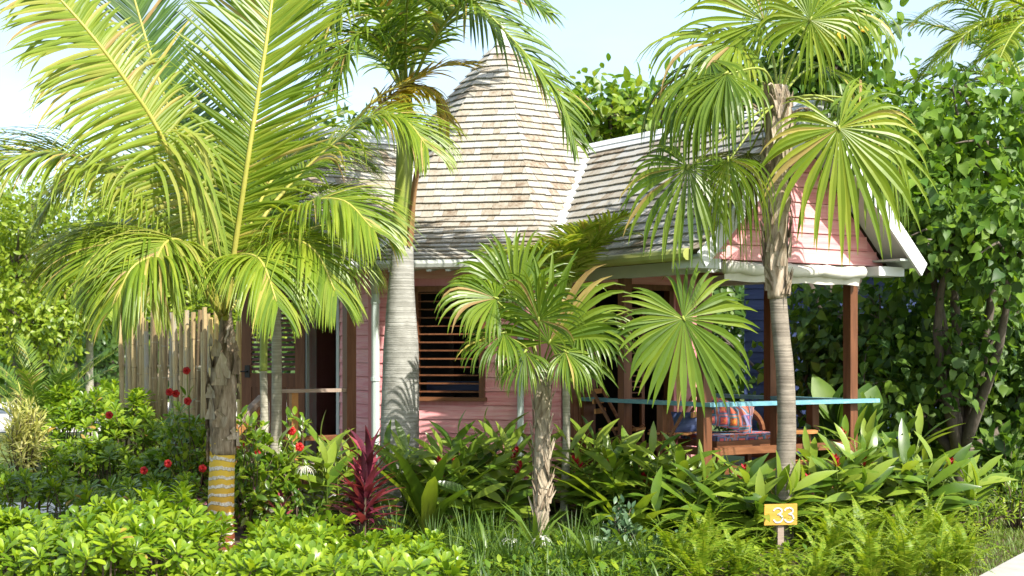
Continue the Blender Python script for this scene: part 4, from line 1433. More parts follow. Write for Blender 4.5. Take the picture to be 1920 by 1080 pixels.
RF = [
    (rp_([(762, 175, -.05), (790, 60, -.2), (840, -30, -.4), (900, 12, -.5), (985, 100, -.5), (1045, 175, -.45), (1078, 262, -.4)]), V((.15, -.55, 1)), .72, 66, .021, 'royal', dict(t0=.22, droop=.85, lean=(62, 30), lift=.25, jit=.12)),
    (rp_([(758, 175, 0), (735, 70, -.3), (690, -10, -.6), (640, 10, -.8), (600, 90, -1)]), V((-.2, -.4, 1)), .6, 60, .017, 'royal', dict(t0=.15, droop=.9, lean=(60, 32), lift=.3, jit=.2)),
    (rp_([(760, 170, .1), (745, 60, .3), (715, -40, .6), (660, -70, .8), (600, 0, 1.0)]), V((-.2, -.4, 1)), .66, 60, .017, 'royal', dict(t0=.15, droop=.8, lean=(60, 32), lift=.3, jit=.2)),
    (rp_([(762, 170, 0), (760, 60, -.5), (770, -30, -1.0), (800, -70, -1.4)]), V((.2, -.8, .4)), .62, 60, .017, 'royal', dict(t0=.12, droop=.7, lean=(62, 34), lift=.3, jit=.22)),
    (rp_([(762, 170, .2), (800, 50, .8), (850, -30, 1.3), (920, -60, 1.6), (1000, -20, 1.8)]), V((.1, -.3, 1)), .66, 60, .017, 'royal', dict(t0=.15, droop=.7, lean=(60, 32), lift=.3, jit=.2)),
    (rp_([(758, 175, .1), (712, 110, .4), (660, 90, .7), (610, 130, .9), (590, 200, 1)]), V((-.1, -.3, 1)), .6, 60, .017, 'royal', dict(t0=.15, droop=.9, lean=(60, 32), lift=.3, jit=.22)),
    (rp_([(764, 175, -.1), (810, 80, -.6), (870, 0, -.9), (940, -30, -1.1), (1020, 20, -1.2)]), V((.1, -.4, 1)), .70, 58, .020, 'royal', dict(t0=.2, droop=.8, lean=(60, 30), lift=.2, jit=.12)),
]
RF += [
    (rp_([(758, 175, -.1), (720, 90, -.4), (685, 60, -.7), (650, 90, -.9), (630, 160, -1)]), V((-.2, -.5, 1)), .6, 56, .016, 'royal', dict(t0=.12, droop=.9, lean=(60, 32), lift=.3, jit=.22)),
    (rp_([(760, 172, -.1), (740, 40, -.2), (705, -60, -.3), (650, -110, -.4), (590, -80, -.5)]), V((-.2, -.6, .8)), .66, 60, .016, 'royal', dict(t0=.12, droop=.9, lean=(60, 32), lift=.3, jit=.22)),
    (rp_([(764, 172, .1), (790, 70, .4), (830, 10, .8), (880, 0, 1.1), (930, 60, 1.2)]), V((.1, -.4, 1)), .6, 52, .016, 'royal', dict(t0=.12, droop=.9, lean=(60, 32), lift=.3, jit=.2)),
]
for pts, up, Lm, n, w, mt, kw in RF:
    frond(royal, pts, up.normalized(), Lm, n, w, M[mt], M['rib_green'], rib=(.02, .005), **kw)
frond(royal, rp_([(700, 215, -.35), (735, 178, -.32), (775, 160, -.28), (815, 172, -.22), (842, 225, -.2)]), V((0, -.3, 1)), .52, 44, .019, M['coco_yellow'], M['twig'], t0=.02, droop=1.2, lean=(66, 40), lift=.0, jit=.1, rib=(.014, .004), prof=lambda u: 1 - .4 * u)
frond(royal, rp_([(640, 262, -.3), (700, 190, -.3), (770, 150, -.3), (835, 122, -.25), (893, 118, -.2)]), V((0, -.5, 1)), .36, 40, .014, M['coco_yellow'], M['rib'], t0=.2, droop=.5, lean=(40, 24), lift=.1, jit=.12, rib=(.016, .005))


# ---- fan palms
def fan_leaf(root, hast, axis, nrm, Lr, mat, pet, petr=(.013, .008), nseg=40, spread=158, droop=.5, join=.45, back=.62, wmul=1.0, split_droop=0.0, petmat='rib_green'):
    axis = axis.normalized(); nrm = (nrm - axis * nrm.dot(axis)).normalized()
    sd = nrm.cross(axis).normalized()
    mb = MB()
    dry = []
    dth = R(spread * 2 / nseg)
    for i in range(nseg):
        th = R(-spread + 2 * spread * (i + .5) / nseg)
        ln = Lr * (back + (1 - back) * (.5 + .5 * math.cos(th))) * random.uniform(.93, 1.05)
        d = axis * math.cos(th) + sd * math.sin(th)
        # shallow cup, then drooping tips
        d = (d - nrm * .10 * (1 if i % 2 else .6)).normalized()
        q = hast.copy(); pts = [q.copy()]; wid = [.002]; sides = []
        s0 = nrm.cross(d).normalized(); sides.append(s0)
        seg = 9
        dr_ = droop * random.uniform(.9, 2.1)
        if random.random() < .10: dr_ += .8
        d = (d + rv(.035)).normalized()
        for k in range(seg):
            f = (k + 1) / seg
            if f > join: d = (d + DOWN * dr_ * (f - join + .08) * 1.15 + rv(.02)).normalized()
            else: d = (d + nrm * -.01 + DOWN * dr_ * .03).normalized()
            q = q + d * ln / seg
            pts.append(q.copy())
            s_ = nrm.cross(d)
            if s_.length < .15: s_ = sides[-1]
            s_ = (s_.normalized() + sides[-1]).normalized()
            sides.append(s_)
            r_ = f * ln
            full = r_ * math.tan(dth / 2) * 1.0
            if f <= join + .01: w_ = full
            else:
                wj = join * ln * math.tan(dth / 2)
                w_ = wj * max(.03, 1 - ((f - join) / (1 - join)) ** 1.7)
            wid.append(max(w_ * wmul, .0012))
        if random.random() < .04: dry.append((pts, wid, sides))
        else: mb.blade(pts, wid, sides, .42 if i % 2 else .36)
    lf = mb.build('leaf', mat, root)
    for q_ in dry:
        m_ = MB(); m_.blade(*q_, .4); m_.build('dry_segment', M['drystraw'], lf)
    pm = MB()
    c = catmull(pet + [hast - axis * -.02], 12)
    pm.tube(c, [petr[0] + (petr[1] - petr[0]) * i / 12 for i in range(13)], 6)
    pm.tube([hast - axis * .02 + nrm * .005, hast + axis * .03 + nrm * .008], [.014, .006], 6)
    pm.build('petiole', M[petmat], lf, smooth=True)
    return lf


def ang(a, dep=0.0):
    """direction in the picture plane (degrees, 0 right, 90 up) with a depth share (negative: towards the viewer)"""
    return V((math.cos(R(a)), dep, math.sin(R(a))))


FD = 12.15
fb0 = GX(1467, FD)
fanp = thing('fan_palm', 'tall fan palm with rough curved trunk standing right of the porch corner', 'palm tree', fb0)
trunk(fanp, [V((fb0.x, FD, -.05)), P(1471, 930, FD), P(1475, 800, FD), P(1472, 700, FD), P(1464, 620, FD), P(1458, 545, FD), P(1455, 470, FD)], [.090, .084, .080, .077, .074, .072, .082], M['fantrunk'], 18)
trunk(fanp, [P(1457, 560, FD), P(1456, 500, FD), P(1455, 400, FD), P(1457, 300, FD), P(1460, 200, FD), P(1461, 160, FD)], [.080, .100, .104, .104, .112, .07], M['husk'], 18, 'husk_stem', .05)
for i in range(70):
    a = random.uniform(math.pi * .9, math.pi * 2.1)
    y = random.uniform(190, 560)
    e = V((math.cos(a), math.sin(a), 0))
    p = P(np.interp(y, [190, 400, 560], [1460, 1455, 1458]), y, FD) + e * (.098 if y < 500 else .085)
    tdir = V((-e.y, e.x, 0))
    h = random.uniform(.10, .24)
    m = MB()
    sk = random.uniform(-.05, .05)
    pts = [p + e * (.004 + .035 * (j / 4) ** 2) + V((0, 0, h * j / 4)) + tdir * sk * j / 4 for j in range(5)]
    m.blade(pts, [x * random.uniform(.8, 1.2) for x in (.042, .04, .034, .024, .006)], tdir, -.35)
    m.build('leaf_base', random.choice((M['husk'], M['husk'], M['fibre'])), fanp)


def fp(x, y, z): return P(x, y, FD + z)


top = (1460, 175)
FL = [
    # hastula, axis, normal, length, mat, petiole mid, kw
    (fp(1573, 240, -.45), ang(-72, -.10), V((-.15, -1, .38)), 1.12, 'fan_light', (1505, 186, -.3), dict(droop=.45, spread=158, back=.44, nseg=44)),
    (fp(1590, 182, .1), ang(-28, .1), V((.1, -.35, 1)), .95, 'fan', (1530, 180, .0), dict(droop=.9, spread=120)),
    (fp(1640, 250, .25), ang(-50, .1), V((.3, -.5, .8)), .95, 'fan', (1560, 190, .1), dict(droop=.9, spread=110)),
    (fp(1290, 313, -.3), ang(-108, -.15), V((-.2, -1, .35)), .86, 'fan', (1390, 232, -.2), dict(droop=.5, spread=140, back=.42)),
    (fp(1366, 298, -.5), ang(-92, -.2), V((-.75, -.6, .4)), .92, 'fan_light', (1425, 222, -.3), dict(droop=.8, spread=85, join=.3)),
    (fp(1402, 287, .2), ang(-94, .1), V((.2, -1, -.15)), .72, 'fan_dull', (1440, 220, .05), dict(droop=.3, spread=95, back=.4)),
    (fp(1330, 112, -.1), ang(205, 0), V((-.3, -.45, 1)), 1.0, 'fan', (1400, 128, -.05), dict(droop=1.1, spread=130)),
    (fp(1335, 165, .35), ang(212, .1), V((-.3, -.5, 1)), .95, 'fan', (1410, 160, .1), dict(droop=1.2, spread=120)),
    (fp(1362, 138, -.45), ang(212, -.2), V((-.3, -.6, .8)), .9, 'fan', (1430, 130, -.3), dict(droop=1.2, spread=110)),
    (fp(1385, 75, .1), ang(165, .1), V((-.1, -.6, .9)), .95, 'fan_light', (1430, 125, .05), dict(droop=.6, spread=135)),
    (fp(1433, 40, .0), ang(125, .05), V((-.1, -1, .3)), .85, 'fan_light', (1450, 110, .0), dict(droop=.35, spread=140)),
    (fp(1519, 37, -.3), ang(60, -.1), V((.1, -1, .25)), .62, 'fan_light', (1485, 110, -.15), dict(droop=.5, spread=165, back=.8)),
    (fp(1560, 15, .2), ang(10, .1), V((.1, -.6, .8)), .82, 'fan', (1500, 100, .1), dict(droop=.9, spread=130)),
    (fp(1475, -40, .3), ang(85, .2), V((0, -1, .3)), .8, 'fan', (1468, 80, .1), dict(droop=.4, spread=140)),
    (fp(1540, 120, .55), ang(-10, .4), V((.2, -.4, 1)), .9, 'fan', (1500, 140, .3), dict(droop=.9, spread=120)),
    (fp(1610, 215, -.05), ang(-58, .1), V((.25, -.75, .6)), 1.05, 'fan', (1535, 180, -.1), dict(droop=.8, spread=125)),
]
for h, ax, nm, Lr, mt, pm, kw in FL:
    fan_leaf(fanp, h, ax, nm, Lr, M[mt], [fp(top[0], top[1] + 15, 0), fp(*pm)], **kw)
# spear leaf and dry stalks
m = MB()
for i in range(9):
    a = random.uniform(0, 6.28)
    q = fp(1460, 215, 0) + V((math.cos(a) * .09, math.sin(a) * .09, random.uniform(-.1, .1)))
    m.tube(catmull([q, q + V((math.cos(a) * .18, math.sin(a) * .18, .12)), q + V((math.cos(a) * .34, math.sin(a) * .34, random.uniform(-.05, .16)))], 6), [.012, .011, .01, .009, .008, .007, .005], 5)
m.build('dry_stalks', M['husk'], fanp, kind='stuff')

# small fan palm
SD = 12.35
sb0 = GX(1014, SD)
sfan = thing('fan_palm', 'small fan palm with short fibrous trunk in front of the pink wall corner', 'palm tree', sb0)
trunk(sfan, [V((sb0.x, SD, -.05)), P(1015, 930, SD), P(1017, 800, SD), P(1016, 730, SD), P(1014, 680, SD)], [.068, .070, .068, .078, .05], M['fibre'], 16, wob=.06)
for i in range(60):
    a = random.uniform(math.pi * .9, math.pi * 2.1)
    y = random.uniform(700, 990)
    e = V((math.cos(a), math.sin(a), 0)); tdir = V((-e.y, e.x, 0))
    p = P(1016, y, SD) + e * .068
    h = random.uniform(.10, .2); sk = random.choice((-1, 1)) * random.uniform(.03, .09)
    m = MB()
    m.blade([p + e * (.003 + .018 * (j / 4) ** 2) + V((0, 0, h * j / 4)) + tdir * sk * j / 4 for j in range(5)], [.020, .019, .016, .012, .004], tdir, -.4)
    m.build('leaf_base', random.choice((M['fibre'], M['husk'])), sfan)


def sp(x, y, z): return P(x, y, SD + z)


SL = [
    (sp(1281, 597, -.45), ang(-62, -.08), V((.30, -1, .12)), 0.84, 'fan', [(1090, 628, -.2), (1180, 583, -.4), (1240, 584, -.45)], dict(droop=0.22, spread=165, back=.60, nseg=44)),
    (sp(1030, 642, -.35), ang(62, -.18), V((-.05, -1, .4)), .84, 'fan', [(1022, 670, -.15)], dict(droop=0.41, spread=130, back=.6)),
    (sp(968, 566, -.05), ang(100, -.1), V((.1, -1, .25)), .66, 'fan', [(995, 630, 0)], dict(droop=0.33, spread=125, back=.75)),
    (sp(930, 560, -.35), ang(160, -.3), V((-.3, -.7, .8)), .60, 'fan', [(985, 620, -.2)], dict(droop=0.72, spread=110)),
    (sp(945, 625, -.5), ang(195, -.4), V((-.3, -.6, .8)), .50, 'fan', [(990, 655, -.25)], dict(droop=0.72, spread=105)),
    (sp(1085, 612, -.3), ang(15, -.2), V((.2, -.6, .8)), .58, 'fan', [(1045, 640, -.15)], dict(droop=0.72, spread=105)),
    (sp(1060, 660, -.6), ang(-30, -.5), V((.2, -.6, .8)), .42, 'fan', [(1035, 670, -.3)], dict(droop=0.72, spread=100)),
    (sp(985, 660, -.6), ang(235, -.4), V((-.2, -.7, .7)), .40, 'fan', [(1000, 675, -.3)], dict(droop=0.66, spread=100)),
    (sp(960, 540, .3), ang(120, .2), V((-.1, -.9, .4)), .62, 'fan', [(995, 620, .15)], dict(droop=0.44, spread=120)),
    (sp(1010, 600, -.7), ang(80, -.4), V((0, -.7, .8)), .5, 'fan', [(1012, 650, -.3)], dict(droop=0.61, spread=110)),
]
for h, ax, nm, Lr, mt, pm, kw in SL:
    fan_leaf(sfan, h, ax, nm, Lr, M[mt], [sp(1014, 705, 0)] + [sp(*q) for q in pm], petr=(.010, .006), join=.54, wmul=1.12, **kw)


# thin-stemmed feather palms
def feather_palm(px, d, ytop, ycrown, r, label, fronds, mat='coco', green=True):
    b = GX(px, d)
    t = thing('feather_palm', label, 'palm tree', b)
    pt_ = P(px + 4, ytop, d)
    trunk(t, [V((b.x, d, -.03)), b.lerp(pt_, .5) + V((.02, 0, 0)), pt_], [r * 1.25, r, r * .92], M['thintrunk'], 12)
    cr = P(px + 6, ycrown, d)
    trunk(t, [pt_ - UP * .03, pt_.lerp(cr, .5), cr], [r, r * .95, r * .5], M['crownshaft'], 10, 'crownshaft', .01)
    for az, le, el, dr, lm in fronds:
        pts = [cr.copy()]; q = cr.copy(); d_ = V((math.cos(R(az)) * math.cos(R(el)), math.sin(R(az)) * math.cos(R(el)), math.sin(R(el))))
        for k in range(6):
            q = q + d_ * le / 6; pts.append(q.copy()); d_ = (d_ + DOWN * dr).normalized()
        frond(t, pts, UP, lm, 26, .017, M[mat], M['rib_green'], t0=.15, droop=.6, lean=(62, 32), rib=(.012, .004), lift=.25, seg=5)
    return t


ff = [(az, random.uniform(.9, 1.2), random.uniform(35, 70), random.uniform(.16, .3), .34) for az in (10, 70, 130, 190, 250, 310, 350)]
feather_palm(490, 13.75, 690, 560, .040, 'slender young palm with a green shaft, left of the pair before the entry door', ff)
ff = [(az, random.uniform(.9, 1.2), random.uniform(35, 70), random.uniform(.16, .3), .34) for az in (0, 50, 110, 170, 230, 290)]
feather_palm(513, 14.0, 520, 420, .052, 'slender grey-ringed palm, right of the pair before the entry door', ff)
ff = [(az, random.uniform(.8, 1.05), random.uniform(48, 76), random.uniform(.2, .3), .40) for az in (-70, -45, -15, 10, 40, 75, 120, 200, 235, 260)]
feather_palm(1056, 13.2, 650, 555, .036, 'small feather palm with yellow-green fronds behind the small fan palm', ff, 'coco_pale')

# palms far right and far left
def far_palm(px, d, zc, label, fr, mat, leanx=0.0, trunk_r=.13, Lm=.9, wl=.022, vis=True):
    b = GX(px, d)
    t = thing('coconut_palm', label, 'palm tree', b)
    cr = V((b.x + leanx, d, zc))
    trunk(t, [V((b.x, d, -.03)), V((b.x + leanx * .3, d, zc * .5)), cr], [trunk_r * 1.4, trunk_r, trunk_r * .9], M['thintrunk'], 12)
    for az, le, el, dr in fr:
        pts = [cr.copy()]; q = cr.copy(); d_ = V((math.cos(R(az)) * math.cos(R(el)), math.sin(R(az)) * math.cos(R(el)), math.sin(R(el))))
        for k in range(7):
            q = q + d_ * le / 7; pts.append(q.copy()); d_ = (d_ + DOWN * dr).normalized()
        frond(t, pts, UP, Lm, 44, wl, M[mat], M['rib_green'], t0=.2, droop=.8, lean=(62, 34), rib=(.03, .008), lift=.2, seg=5)


zc = CZ + (HZ - 190) * 24 / F
far_palm(1925, 24, zc, 'distant coconut palm arching one frond over the right-hand tree', [(178, 2.9, 40, .26), (150, 3.0, 60, .2), (90, 3, 60, .2), (30, 3, 50, .2), (-30, 3, 40, .22), (215, 2.6, 25, .2), (-90, 2.6, 30, .2), (200, 3, 65, .18)], 'coco_dark')
zc = CZ + (HZ + 20) * 22 / F
far_palm(1965, 21, CZ + (HZ - 40) * 21 / F, 'tall coconut palm whose fronds hang into the top right corner', [(185, 2.2, 35, .22), (200, 2.2, 10, .2), (160, 2.2, 12, .22), (225, 2.0, 0, .2), (175, 2.1, -15, .2), (90, 2.2, 40, .2), (0, 2.4, 40, .2)], 'coco', Lm=.7)
far_palm(168, 27, CZ + (HZ - 575) * 27 / F, 'small thin palm in front of the dark gap among the left-hand trees', [(a, 1.5, 40, .3) for a in (0, 60, 120, 180, 240, 300)], 'tree', trunk_r=.07, Lm=.45, wl=.02)

# ------------------------------------------------------------------ trees
LM = {}


def tmesh(key, sec, mat, curve=.2, fold=.2):
    if key not in LM: LM[key] = leaf_mesh('leaf', M[mat], sec, curve, fold)
    return LM[key]


def tree(name, label, base, blobs, n, leafkey, leafmats, size, trunk_r=.12, tips=None, nobj=0, hang=.5, cl=10, clr=.35, mat2=None, trunkmat='bark', group=None, cat='tree', shell=.55):
    """blobs: list of (centre, radii). leaves cluster on twigs spread through the blobs."""
    t = thing(name, label, cat, base, group)
    # limbs
    big = max(blobs, key=lambda b: b[1].x * b[1].z)
    fork = V((base.x, base.y, max(.5, min(b[0].z for b in blobs) * .45)))
    m = MB()
    m.tube([V((base.x, base.y, -.05)), V((base.x + .04, base.y, fork.z * .5)), fork], [trunk_r * 1.35, trunk_r, trunk_r * .85], 10, True, .06)
    m.build('trunk', M[trunkmat], t, smooth=True)
    m = MB()
    for c, r in blobs:
        mid = fork.lerp(c, .55) + rv(.12)
        m.tube(catmull([fork, mid, c], 6), [trunk_r * .7 * (1 - .75 * i / 6) for i in range(7)], 6)
        for j in range(5):
            e = c + V((random.uniform(-1, 1) * r.x, random.uniform(-1, 1) * r.y, random.uniform(-1, 1) * r.z)) * .75
            m.tube(catmull([mid.lerp(c, .4 + .5 * random.random()), e.lerp(c, .45) + rv(.08), e], 5), [trunk_r * .28 * (1 - .8 * i / 5) for i in range(6)], 5)
    m.build('branches', M[trunkmat], t, smooth=True, kind='stuff')
    vol = np.array([b[1].x * b[1].y * b[1].z for b in blobs]) ** .67
    vol = vol / vol.sum()
    mats = []
    nc = max(1, n // cl)
    for _ in range(nc):
        c, r = blobs[rng.choice(len(blobs), p=vol)]
        d = V(rng.normal(size=3)).normalized()
        rad = shell + (1 - shell) * rng.random() ** .6
        if rng.random() < .25: rad *= rng.random()
        off = V((d.x * r.x, d.y * r.y, d.z * r.z)) * rad
        off *= .82 + .36 * noise.noise(c * .7 + d * 1.9)
        cc_ = c + off
        out = V((d.x, d.y, d.z * .8 + .25)).normalized()
        for _ in range(cl):
            p = cc_ + V(np.clip(rng.normal(size=3), -1.5, 1.5)) * clr * .55
            if p.z < .12: continue
            x = (out * .5 + V(rng.normal(size=3)) * .55 + DOWN * hang).normalized()
            z = (out + UP * .55 + V(rng.normal(size=3)) * .62).normalized()
            mats.append(frame(p, x, z, size * rng.uniform(.5, 1.25)))
    mats.sort(key=lambda q: (q.translation.y))
    first = mats[:nobj * 3]
    random.shuffle(first)
    pick, rest = first[:nobj], first[nobj:] + mats[nobj * 3:]
    half = len(rest)
    rest.sort(key=lambda q: q.translation.z + rng.normal() * .8)  # sorted by height: heart-leaved crowns get their sunlit top by colour
    kcut = int(half * .62)
    cr = joined('crown', LM[leafkey], rest[:kcut], M[leafmats[0]], t, smooth=True)
    joined('crown', LM[leafkey], rest[kcut:], M[leafmats[1]], t, smooth=True)
    for q in pick:
        o = inst('leaf', LEAFALT[(leafkey, leafmats[rng.random() < .4])], t, q)
    return t


LEAFALT = {}


def alt(key, sec, mats, curve, fold):
    LM[key] = leaf_mesh('leaf', None, sec, curve, fold)
    for mt in mats:
        LEAFALT[(key, mt)] = leaf_mesh('leaf', M[mt], sec, curve, fold)


alt('heart', HEART, ('heart', 'heart_pale'), .25, .22)
alt('oval', OVAL, ('tree', 'tree_dark', 'heart_pale', 'heart'), .2, .2)
alt('small', SMALL, ('tree', 'tree_dark', 'heart'), .15, .15)


def BL(px, py, d, rx, ry, rz): return (P(px, py, d), V((rx, ry, rz)))


# big heart-leaved tree on the right
tree('hibiscus_tree', 'broad dense tree with heart-shaped leaves filling the right side', GX(1800, 16.2),
     [BL(1720, 310, 16.0, .75, .8, .6), BL(1850, 250, 15.8, .9, 1.0, .75), BL(1800, 400, 15.3, .9, .8, .6), BL(1900, 450, 15.0, .8, .8, .6), BL(1740, 470, 15.8, .5, .6, .4), BL(1890, 600, 16.6, .9, .7, .7), BL(1760, 600, 17.2, .85, .7, .8), BL(1770, 690, 15.9, .42, .4, .34), BL(1850, 640, 15.6, .35, .35, .28), BL(1690, 700, 17.2, .6, .6, .7), BL(1930, 760, 16.8, .7, .6, .7), BL(1800, 790, 17.0, .8, .5, .4)],
     9000, 'heart', ('heart', 'heart_pale'), .135, .11, nobj=290, hang=.8, cl=26, clr=.42, shell=.7)
tree('hibiscus_tree', 'heart-leaved tree with yellow blooms rising behind the fan palm crown', GX(1560, 18.5),
     [BL(1560, 90, 18.5, .9, .8, .9), BL(1600, 190, 18.5, .9, .8, .6), BL(1480, 160, 19, .9, .8, .6), BL(1400, 190, 19, .8, .8, .45), BL(1690, 240, 18.4, .6, .6, .5), BL(1580, 20, 18.4, .5, .5, .6), BL(1620, 300, 18.5, .7, .7, .7)],
     3400, 'heart', ('heart', 'heart_pale'), .16, .10, nobj=120, hang=.7, cl=9, clr=.42)
tree('heart_vine', 'shaded heart-leaved shrub right beside the far porch posts', GX(1560, 17.2),
     [BL(1540, 600, 17.4, .6, .5, .8), BL(1600, 680, 17, .5, .5, .8), BL(1660, 600, 16.6, .4, .4, .6), BL(1655, 720, 15.9, .28, .3, .7), BL(1500, 690, 17.6, .4, .4, .7), BL(1600, 790, 16.8, .6, .5, .6), BL(1320, 600, 19.3, .45, .4, .9), BL(1330, 740, 19.0, .45, .4, .6)],  # last two blobs are added leaves that darken the gap beside the hut
     3300, 'heart', ('heart', 'heart'), .13, .05, nobj=90, hang=.7, cl=9, clr=.35, cat='shrub')
tree('seagrape_tree', 'round-leaved tree showing between the tower roof and the porch roof', GX(1150, 23),
     [BL(1140, 200, 23, .9, .9, .5), BL(1210, 225, 23, .8, .8, .5), BL(1100, 235, 23, .6, .6, .5), BL(1270, 200, 24, .7, .7, .5), BL(1180, 330, 24, 1, .8, .9)],
     1600, 'oval', ('tree', 'heart_pale'), .24, .12, nobj=60, hang=.1, cl=8, clr=.4)
# dark growth behind the right-hand tree and hut
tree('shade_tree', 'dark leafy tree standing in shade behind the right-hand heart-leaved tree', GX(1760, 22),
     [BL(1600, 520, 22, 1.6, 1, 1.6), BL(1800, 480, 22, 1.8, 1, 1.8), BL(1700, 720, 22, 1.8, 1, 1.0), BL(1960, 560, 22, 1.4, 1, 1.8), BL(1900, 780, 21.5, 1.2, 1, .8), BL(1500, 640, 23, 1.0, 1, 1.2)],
     6500, 'oval', ('tree_dark', 'tree_dark'), .26, .16, nobj=0, hang=.3, cl=10, clr=.5)  # shade on this tree is put into its dark leaf colour
# left-hand trees
tree('broadleaf_tree', 'sunlit broadleaf tree at the left edge of the view', GX(40, 27),
     [BL(20, 480, 26.5, 1.3, 1.2, 1.2), BL(120, 430, 27, 1.2, 1.2, 1.0), BL(60, 600, 26, 1.3, 1.2, .9), BL(-60, 400, 28, 1.5, 1.2, 1.5), BL(170, 540, 26.8, .8, .9, .8)],
     11000, 'oval', ('tree', 'tree'), .14, .16, nobj=60, hang=.35, cl=34, clr=.42, shell=.7)
tree('broadleaf_tree', 'leafy tree behind the coconut fronds and the bamboo screen', GX(330, 31),
     [BL(260, 450, 31, 1.5, 1.3, 1.4), BL(360, 480, 31, 1.6, 1.3, 1.5), BL(470, 470, 32, 1.6, 1.3, 1.2), BL(200, 400, 32, 1.2, 1.2, 1.0), BL(560, 400, 32, 1.5, 1.2, 1.5), BL(400, 580, 31, 2.0, 1.2, 1.0)],
     11000, 'oval', ('tree', 'tree'), .155, .18, nobj=60, hang=.3, cl=34, clr=.5, shell=.7)
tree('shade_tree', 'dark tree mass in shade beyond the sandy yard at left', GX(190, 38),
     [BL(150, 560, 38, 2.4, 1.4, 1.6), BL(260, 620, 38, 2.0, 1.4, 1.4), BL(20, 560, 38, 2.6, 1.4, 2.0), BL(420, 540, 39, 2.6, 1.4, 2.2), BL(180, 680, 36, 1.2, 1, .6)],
     7500, 'oval', ('tree_dark', 'tree_dark'), .3, .2, nobj=0, hang=.2, cl=12, clr=.6)  # dark leaf colour carries the shade of this far mass
tree('broadleaf_tree', 'tree whose top shows left of the royal palm above the entry roof', GX(640, 26),
     [BL(630, 260, 26, .9, 1, .5), BL(690, 330, 26, 1.2, 1, .9), BL(560, 330, 26, 1.2, 1, .8)],
     1800, 'oval', ('tree', 'tree_dark'), .2, .14, nobj=20, hang=.2, cl=10, clr=.45)
# far wood along the horizon, reads as one mass
mats = []
for i in range(16000):
    x = rng.uniform(-46, 46)
    h = 4.2 + 1.6 * noise.noise(V((x * .16, 3.3, 0))) + .8 * noise.noise(V((x * .6, 7.7, 0)))
    z = rng.random() ** .7 * h
    y = 50 + abs(x) * .2 + rng.normal() * .8 - z * .1
    n_ = V((rng.normal() * .6, -1 + rng.normal() * .4, .7 + rng.normal() * .4)).normalized()
    mats.append(frame(V((x, y, z)), V(rng.normal(size=3)), n_, rng.uniform(.5, .9)))
w_ = joined('far_wood', LM['oval'], mats, M['tree_dark'])
m = MB()

# distant hut left: pale thatched shelter beyond the yard
dh_ = GX(316, 38)
hut2 = thing('shelter', 'small thatched shelter on pale posts far off at left', 'shelter', dh_)
for a in (-.55, -.18, .5):
    m = MB(); m.tube([dh_ + V((a, 0, 0)), dh_ + V((a, 0, .95))], .09, 8); m.build('post', M['bamboo_lit'], hut2)
m = MB(); m.hexa([dh_ + V((-1.2, -.6, .95)), dh_ + V((1.2, -.6, .95)), dh_ + V((1.2, .6, .95)), dh_ + V((-1.2, .6, .95))], [dh_ + V((-.8, -.1, 1.35)), dh_ + V((.8, -.1, 1.35)), dh_ + V((.8, .1, 1.35)), dh_ + V((-.8, .1, 1.35))])
m.build('roof', M['husk'], hut2)
m = MB(); m.box(dh_, V((1, 0, 0)), V((0, -1, 0)), -1.0, .9, .28, .36, -.2, .3); m.build('bench', M['sand'], hut2)

# ------------------------------------------------------------------ ginger beds
GM = [leaf_mesh('leaf', M['ginger'], GING, c, f, wv) for c, f, wv in ((.18, .22, .004), (.42, .2, .007), (.65, .18, .009))]
GN = [leaf_mesh('leaf', M['ginger_new'], GING, c, f, wv) for c, f, wv in ((.18, .25, .003), (.4, .2, .006))]


